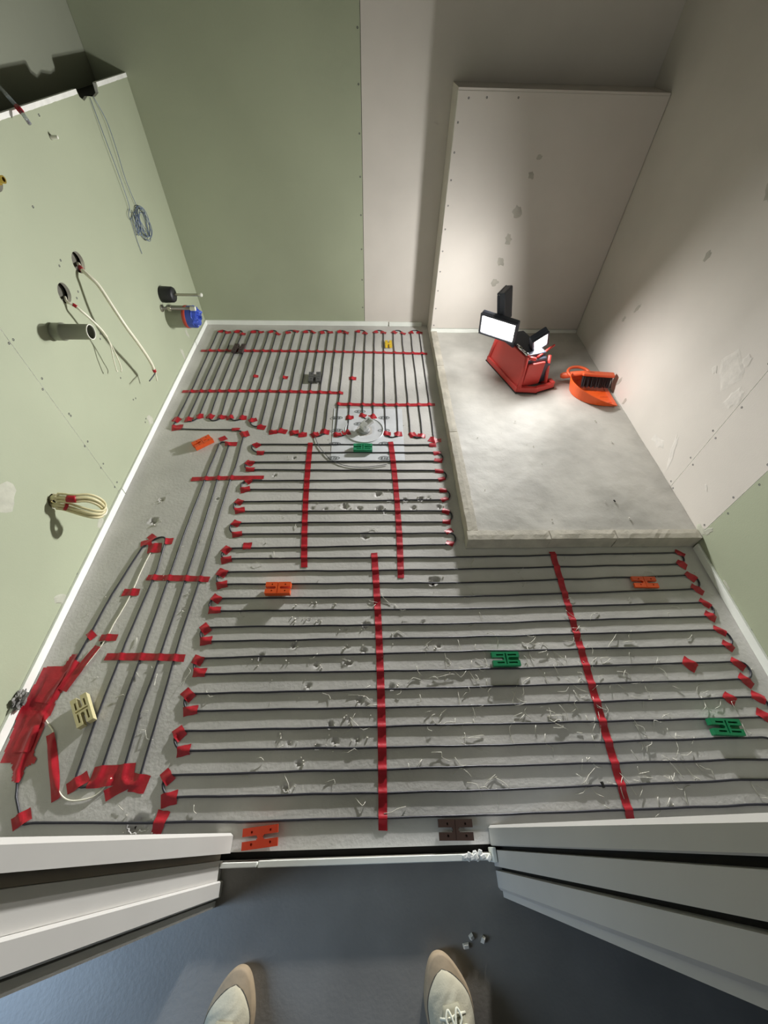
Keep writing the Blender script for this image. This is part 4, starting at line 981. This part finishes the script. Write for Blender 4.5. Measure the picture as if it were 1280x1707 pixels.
# ------------------------------------------------------------------ work light on the shower base
RZ = math.radians(18)
wk = empty('work_light', (.842, 2.085, ZT), RZ)
tag(wk, 'red and black site work light with three lit heads on the shower base', 'work light')
# all in local metres: x across (.20), y along (.34)
m = MB()
m.bb(-.105, -.083, -.165, .170, .0, .030)               # skid along the room side
m.bb(.070, .092, -.145, .150, .004, .026)
m.box((-.045, -.176, .016), (.110, .022, .030), Matrix.Rotation(math.radians(-22), 3, 'Z'))
m.box((.052, -.186, .016), (.120, .022, .030), Matrix.Rotation(math.radians(6), 3, 'Z'))
m.bb(.096, .120, -.192, -.150, .002, .040)
m.bb(-.105, .09, .150, .170, .0, .030)
m.build('base_frame', 'lamp_red_glare', wk, bevel=.004)
m = MB()
m.bb(-.108, -.080, -.170, .172, -.0005, .004)
m.box((-.045, -.180, .0015), (.112, .024, .004), Matrix.Rotation(math.radians(-22), 3, 'Z'))
m.box((.058, -.189, .0015), (.130, .024, .004), Matrix.Rotation(math.radians(6), 3, 'Z'))
m.build('rubber_foot', 'rubber', wk)
MB().bb(-.070, .062, -.135, .135, .012, .165).build('battery_body', 'lamp_black_glare', wk, bevel=.010)
# red side cover, leaning in towards the top
m = MB()
m.add([(-.094, -.150, .028), (-.094, .160, .028), (-.072, .150, .178), (-.072, -.120, .178), (-.078, -.150, .028), (-.078, .160, .028), (-.060, .150, .178), (-.060, -.120, .178)],
      [(0, 3, 2, 1), (4, 5, 6, 7), (0, 1, 5, 4), (1, 2, 6, 5), (2, 3, 7, 6), (3, 0, 4, 7)])
m.build('side_cover', 'lamp_red_glare', wk, bevel=.003)
for pa, pb, ra, rb in (((-.092, -.168, .025), (-.072, -.132, .185), .012, .011), ((.075, -.168, .025), (.082, -.120, .165), .009, .009), ((-.092, .160, .025), (-.072, .150, .185), .012, .011), ((-.072, -.132, .183), (-.020, -.136, .170), .010, .010), ((.000, -.125, .170), (.130, -.075, .190), .006, .006)):
    MB().tube([pa, pb], [ra, rb], 8).build('cage_bar', 'lamp_red_glare', wk, smooth=True)
m = MB()
m.box((-.010, -.146, .085), (.105, .014, .130))
m.build('front_cover', 'lamp_red_glare', wk, bevel=.004)
MB().box((.058, -.128, .075), (.060, .034, .110)).build('battery_pack', 'lamp_black_glare', wk, bevel=.006)
MB().box((-.0965, -.070, .020), (.004, .090, .016)).build('label_plate', 'tape_fade', wk, bevel=.001)
m = MB()
m.tube([(-.064, -.020, .192), (-.064, -.070, .192)], .008, 10)
m.tube([(-.064, -.078, .192), (-.064, -.125, .192)], .008, 10)
m.build('carry_handle', 'chrome', wk, smooth=True)
m = MB()
m.bb(-.062, .060, -.115, .120, .160, .185)
m.build('top_plate', 'lamp_black_glare', wk, bevel=.004)
bpy.context.view_layer.update()
INV = Matrix.Translation((.842, 2.085, ZT)) @ Matrix.Rotation(RZ, 4, 'Z')
INV = INV.inverted()
EMAT = []
for k, e in enumerate(HEAD_POWER):
    em = bpy.data.materials.new('led_panel_%d' % k)
    em.use_nodes = True
    nt = em.node_tree
    nt.nodes.clear()
    out = nt.nodes.new('ShaderNodeOutputMaterial')
    es = nt.nodes.new('ShaderNodeEmission')
    es.inputs[0].default_value = (1.0, 0.965, 0.90, 1)
    es.inputs[1].default_value = PANEL_GLOW
    nt.links.new(es.outputs[0], out.inputs[0])
    EMAT.append(em)
def head(c, n, up, w, h, k, hinge):
    """lamp head: a dark housing with an inset lit panel facing n (world coordinates)"""
    R_ = INV.to_3x3() @ frame(n, up)
    L0 = INV @ Vector(c)
    mb = MB()
    # housing: chamfered slab behind the panel plus a raised frame
    mb.box(L0 + R_ @ Vector((0, 0, -.018)), (w + .022, h + .022, .030), R_)
    hs = mb.build('lamp_head', 'lamp_black_glare', wk, bevel=.006)
    fr = MB()
    for sx, sy, bw, bh in ((0, 1, w + .022, .010), (0, -1, w + .022, .010), (1, 0, .010, h), (-1, 0, .010, h)):
        fr.box(L0 + R_ @ Vector((sx * (w / 2 + .006), sy * (h / 2 + .006), .001)), (bw, bh, .010), R_)
    fr.build('bezel', 'lamp_black_glare', hs, bevel=.002)
    pn = MB()
    pn.add([L0 + R_ @ Vector((sx * w / 2, sy * h / 2, .0)) for sx, sy in ((-1, -1), (1, -1), (1, 1), (-1, 1))], [(0, 1, 2, 3)])
    pn.build('led_panel', EMAT[k], hs)
    ld = bpy.data.lights.new('work_light_beam', 'AREA')      # the light this head gives off
    ld.shape = 'RECTANGLE'
    ld.size, ld.size_y = w * .6, h * .45
    ld.energy = HEAD_POWER[k]
    ld.color = LAMP_COLOR
    ld.use_nodes = True
    lt = ld.node_tree
    le = lt.nodes['Emission']
    fo = lt.nodes.new('ShaderNodeLightFalloff')
    fo.inputs['Strength'].default_value = 1.0
    mx = lt.nodes.new('ShaderNodeMix')
    mx.inputs[0].default_value = FALLOFF[k]
    lt.links.new(fo.outputs['Linear'], mx.inputs[2])
    lt.links.new(fo.outputs['Constant'], mx.inputs[3])
    lt.links.new(mx.outputs[0], le.inputs['Strength'])
    lo = bpy.data.objects.new('work_light_beam', ld)
    COL.objects.link(lo)
    lo.matrix_world = Matrix.Translation(Vector(c) + Vector(n).normalized() * .007) @ (frame(n, up) @ Matrix.Rotation(math.pi, 3, 'X')).to_4x4()
    ar = MB()
    ar.tube([L0 + R_ @ Vector((0, -h / 2, -.024)), INV @ Vector(hinge)], .011, 8)
    ar.build('hinge_arm', 'lamp_black_glare', hs)
head((.648, 2.015, .358), (-.56, -.80, -.20), (0, 0, 1), .175, .095, 0, (.77, 2.06, .24))
head((.672, 2.105, .432), (-.82, .48, -.24), (0.1, 0, 1), .105, .130, 1, (.77, 2.10, .24))
head((.885, 2.000, .292), (.42, -.78, -.40), (-.55, .1, .8), .070, .135, 2, (.85, 2.06, .24))

# ------------------------------------------------------------------ dustpan and hand brush
dp = empty('dustpan', (1.19, 1.92, ZT))
tag(dp, 'orange dustpan lying against the cream shower wall', 'dustpan')
def pan_w(x):                       # half outline: closed at the handle side, open towards the wall
    return x
cx, cy = 1.305, 1.905               # middle of the open edge
m = MB()
def rim(u):
    """u 0..1 round the closed side, from the near open corner to the far open corner"""
    a = math.pi * (u - .5)
    x = cx - .205 * math.cos(a) ** .75 if math.cos(a) > 1e-6 else cx
    y = cy + .128 * math.sin(a)
    return x, y, math.cos(a)
def wallf(u, v):
    x, y, c_ = rim(u)
    h = .008 + .068 * max(c_, 0) ** .8
    out = 1 + .10 * v * c_
    return (cx + (x - cx) * out, cy + (y - cy) * (1 + .05 * v), ZT + .003 + h * v)
m.grid(wallf, 30, 4)
n = 30
base = []
def basef(u, v):
    x, y, c_ = rim(u)
    return (cx + (x - cx) * v, cy + (y - cy) * (v if True else 1), ZT + .003)
m.add([basef(i / n, 1) for i in range(n + 1)], [tuple(range(n + 1))])
loc_build(m, 'pan', 'pan', dp, smooth=False, thick=.003)
m = MB()
m.bb(cx - .012, cx + .010, cy - .126, cy + .126, ZT + .002, ZT + .006)
for k in range(5):
    m.bb(cx - .060, cx - .012, cy - .10 + .05 * k - .002, cy - .10 + .05 * k + .002, ZT + .004, ZT + .0065)
loc_build(m, 'lip', 'brush', dp)
# hollow grip at the back of the pan
pts = [(cx - .185 + .060 * math.cos(a) + .03, cy + .085 + .045 * math.sin(a), ZT + .066 + .006 * math.sin(a)) for a in (math.radians(t) for t in range(-30, 231, 15))]
loc_build(MB().tube(pts, .008, 8), 'grip', 'brush', dp, smooth=True)

hb = empty('hand_brush', (1.18, 2.0, ZT))
tag(hb, 'orange hand brush with dark bristles resting in the dustpan', 'brush')
b0, b1 = Vector((1.066, 2.010, ZT + .032)), Vector((1.165, 1.962, ZT + .080))
loc_build(MB().tube([b0, b0.lerp(b1, .12), b0.lerp(b1, .55), b1, b1 + Vector((.05, -.01, .0))], [.011, .017, .017, .014, .012], 10), 'handle', 'brush', hb, smooth=True)
mt = Matrix.Rotation(math.radians(-6), 3, 'Z')
hc_ = Vector((1.238, 1.948, ZT + .083))
loc_build(MB().box(hc_, (.170, .036, .016), mt), 'head', 'brush', hb, bevel=.005)
m = MB()
rnd = random.Random(9)
for i in range(24):
    for j in range(3):
        c_ = hc_ + mt @ Vector((-.076 + i * .0066, -.011 + j * .010, -.008))
        e_ = c_ + Vector((rnd.uniform(-.004, .004), -.020 + rnd.uniform(-.006, .006), -.058 + rnd.uniform(0, .008)))
        m.tube([c_, e_], [.0028, .0038], 5)
bo = loc_build(m, 'bristles', 'bristle', hb)
bo['kind'] = 'stuff'
loc_build(MB().tube([b0 + Vector((.010, -.004, .010)), b0 + Vector((.010, -.004, .0145))], .0035, 8), 'hang_hole', 'gap', hb)

# ------------------------------------------------------------------ shoes of the person in the doorway
def shoe(loc, rz, label, mirror=1):
    e = empty('shoe', loc, rz)
    tag(e, label, 'shoe', 'pair of canvas shoes in the doorway')
    L = .295
    def half(t):                     # half width along the length, t 0 toe .. 1 heel
        toe = math.sqrt(max(0.0, 1 - (1 - min(t, .26) / .26) ** 2.2)) ** .95
        heel = math.sqrt(max(0.0, 1 - (1 - min(1 - t, .14) / .14) ** 2))
        body = .0375 + .0150 * math.exp(-((t - .30) / .20) ** 2)
        return body * toe * heel
    def cen(t):
        return mirror * (-.010 * math.sin(math.pi * min(1, t * 1.2)) + .008 * t)
    N = 44
    ts = [.5 - .5 * math.cos(math.pi * i / N) for i in range(N + 1)]
    out = [(cen(t) + half(t), -t * L) for t in ts] + [(cen(t) - half(t), -t * L) for t in reversed(ts[1:-1])]
    m = MB()
    n = len(out)
    c0 = (0, -L * .5)
    def ringo(s, z, toe=0):
        return [(c0[0] + (x - c0[0]) * s, c0[1] + (y - c0[1]) * (1 - (1 - s) * .4), z) for x, y in out]
    R = [ringo(.96, .0005), ringo(1.0, .008), ringo(1.0, .022), ringo(.965, .031), ringo(.90, .036)]
    vs_ = [p for r in R for p in r]
    fs = [(i * n + k, i * n + (k + 1) % n, (i + 1) * n + (k + 1) % n, (i + 1) * n + k) for i in range(len(R) - 1) for k in range(n)]
    fs += [tuple(range(n - 1, -1, -1)), tuple((len(R) - 1) * n + k for k in range(n))]
    m.add(vs_, fs)
    m.build('sole', 'rand', e, smooth=True)
    # toe bumper
    # upper: arched sections
    def hgt(t):
        pts = [(.095, .038), (.13, .048), (.20, .058), (.30, .066), (.40, .078), (.52, .096), (.62, .103), (.80, .098), (.97, .090), (1, .085)]
        if t <= pts[0][0]: return pts[0][1]
        for (a, wa), (b, wb) in zip(pts[:-1], pts[1:]):
            if a <= t <= b:
                return wa + (wb - wa) * (t - a) / (b - a)
        return pts[-1][1]
    m = MB()
    t0, t1 = .095, .985
    def up(u, v):
        t = t0 + (t1 - t0) * u
        w = half(t) * (.86 + .08 * min(1, u * 3))
        if u < .20:
            w *= math.sqrt(max(0.0, 1 - (1 - u / .20) ** 2)) * .97 + .03
        a = math.pi * v
        zc, h = .030, hgt(t) - .030
        if t > .46:                               # open collar: the sides stop short of the middle
            lim = .30 + .0 * t
            a = (v / .5) * math.pi * lim if v <= .5 else math.pi - ((1 - v) / .5) * math.pi * lim
        wr = .0045 * noise.noise((t * 24 + math.cos(a) * 2.5, v * 3.5, mirror)) * (min(1, u * 6) if t < .5 else .3)
        return (cen(t) + w * math.cos(a) * (1 - .08 * math.sin(a)), -t * L, zc + (h + wr) * math.sin(a) ** .85 if math.sin(a) > 0 else zc)
    m.grid(up, 60, 20)
    m.build('upper', 'canvas', e, smooth=True, thick=.002)
    # dark seam between bumper and canvas
    seam = []
    for u in [.75 - .75 * i / 24 for i in range(25)]:
        q = up(u, .03); seam.append((q[0] * 1.0, q[1], .0365))
    for u in [.75 * i / 24 for i in range(25)]:
        q = up(u, .97); seam.append((q[0], q[1], .0365))
    MB().tube(seam, .0018, 6).build('seam', 'insole', e, smooth=True)
    # tongue
    m = MB()
    def tg(u, v):
        t = .25 + .36 * u
        w = (.016 + .014 * min(1, u * 3)) 
        return (cen(t) + (v - .5) * 2 * w, -t * L, hgt(t) + .001 + .004 * (1 - (2 * v - 1) ** 2) + .010 * u)
    m.grid(tg, 12, 8)
    m.build('tongue', 'tongue', e, smooth=True, thick=.004)
    m = MB()
    for k in range(4):
        t = .305 + .052 * k
        z = hgt(t) + .009 + .008 * k / 3
        m.tube([(cen(t) - .027, -t * L, z - .008), (cen(t) - .013, -t * L - .002, z), (cen(t) + .013, -t * L + .002, z), (cen(t) + .027, -t * L, z - .008)], .003, 6)
    z = hgt(.32) + .013
    for s in (-1, 1):
        m.tube(smooth_path([(cen(.37), -.37 * L, z + .010), (cen(.4) + s * .016, -.315 * L, z + .005), (cen(.4) + s * .010, -.265 * L, z - .003), (cen(.4) + s * .004, -.30 * L, z + .004), (cen(.44), -.36 * L, z + .011)], 5), .0024, 6)
        m.tube(smooth_path([(cen(.37), -.37 * L, z + .010), (cen(.44) + s * .022, -.40 * L, z + .008), (cen(.44) + s * .030, -.47 * L, z - .002)], 5), .0022, 6)
    m.build('laces', 'lace', e, smooth=True)
    m = MB()
    def ins(u, v):
        t = .46 + .52 * u
        return (cen(t) + (v - .5) * 2 * half(t) * .85, -t * L, .055)
    m.grid(ins, 8, 4)
    m.build('insole', 'insole', e)
shoe((-.296, -.213, 0), math.radians(-5), 'pale canvas shoe standing on the pipe-wall side of the doorway', 1)
shoe((.147, -.203, 0), math.radians(8), 'pale canvas shoe standing beside the grey door frame, laces tied', -1)

# ------------------------------------------------------------------ debris
m = MB()
rnd = random.Random(21)
def strand(x, y, s):
    a = rnd.uniform(0, 6.28)
    pts = [(x, y, .0016)]
    for k in range(rnd.choice((1, 2, 2, 3))):
        l = rnd.uniform(.012, .034) * s
        x, y = x + l * math.cos(a), y + l * math.sin(a)
        pts.append((x, y, rnd.uniform(.001, .006)))
        a += rnd.uniform(-1.7, 1.7)
    pts = smooth_path(pts, 2) if len(pts) > 2 else pts
    m.tube(pts, [rnd.uniform(.0005, .0012) for _ in pts], 4)
for k in range(250):
    x = rnd.gauss(.62, .33); y = rnd.gauss(.30, .20)
    if not (-.1 < x < 1.27 and .045 < y < .88): continue
    if any(abs(x - sx) < .06 and abs(y - sy) < .05 for sx, sy in ((.456, .47), (1.062, .756), (1.09, .275))): continue
    strand(x, y, 1)
for k in range(60):
    x, y = rnd.uniform(-.85, 1.2), rnd.uniform(.06, 1.2)
    if y > .9 and x > .36: continue
    strand(x, y, .8)
tag(m.build('glue_strands', 'glue', smooth=True), 'scattered threads of dried pale glue on the floor near the doorway', 'debris', kind='stuff')
m = MB()
def crumb(x, y, z, r):
    R_ = Matrix.Rotation(rnd.uniform(0, 3), 3, Vector((rnd.random() + .1, rnd.random(), rnd.random())).normalized())
    m.box((x, y, z + r * .4), (r * rnd.uniform(.7, 1.5), r, r * .8), R_, rnd.uniform(.5, .9))
for (px, py, r) in DATA['pits']:
    for k in range(3):
        crumb(px + rnd.gauss(0, r * .9), py + rnd.gauss(0, r * .7), 0, rnd.uniform(.002, .005))
for k in range(160):
    x, y = rnd.uniform(-1.05, 1.3), rnd.uniform(.05, 2.65)
    if x > .36 and y > .9: continue
    crumb(x, y, 0, rnd.uniform(.0012, .0034))
for k in range(14):
    crumb(rnd.uniform(.5, 1.3), rnd.uniform(1.0, 1.7), ZT, rnd.uniform(.002, .005))
for (x, y) in ((.235, -.185), (.22, -.20), (.262, -.19)):
    crumb(x, y, 0, .010)
tag(m.build('concrete_debris', 'crumb'), 'small pale crumbs of chipped concrete over the floor', 'debris', kind='stuff')
m = MB()
for (x, y, r) in ((.66, .11, .007), (1.05, 1.12, .005), (-.92, .55, .004)):
    m.box((x, y, r * .6 + (ZT if y > .95 and x > .4 else 0)), (r, r * 2.2, r * .8), Matrix.Rotation(.2, 3, 'Z'), .8)
tag(m.build('dark_debris', 'gap'), 'few dark scraps lying on floor and shower base', 'debris', kind='stuff')
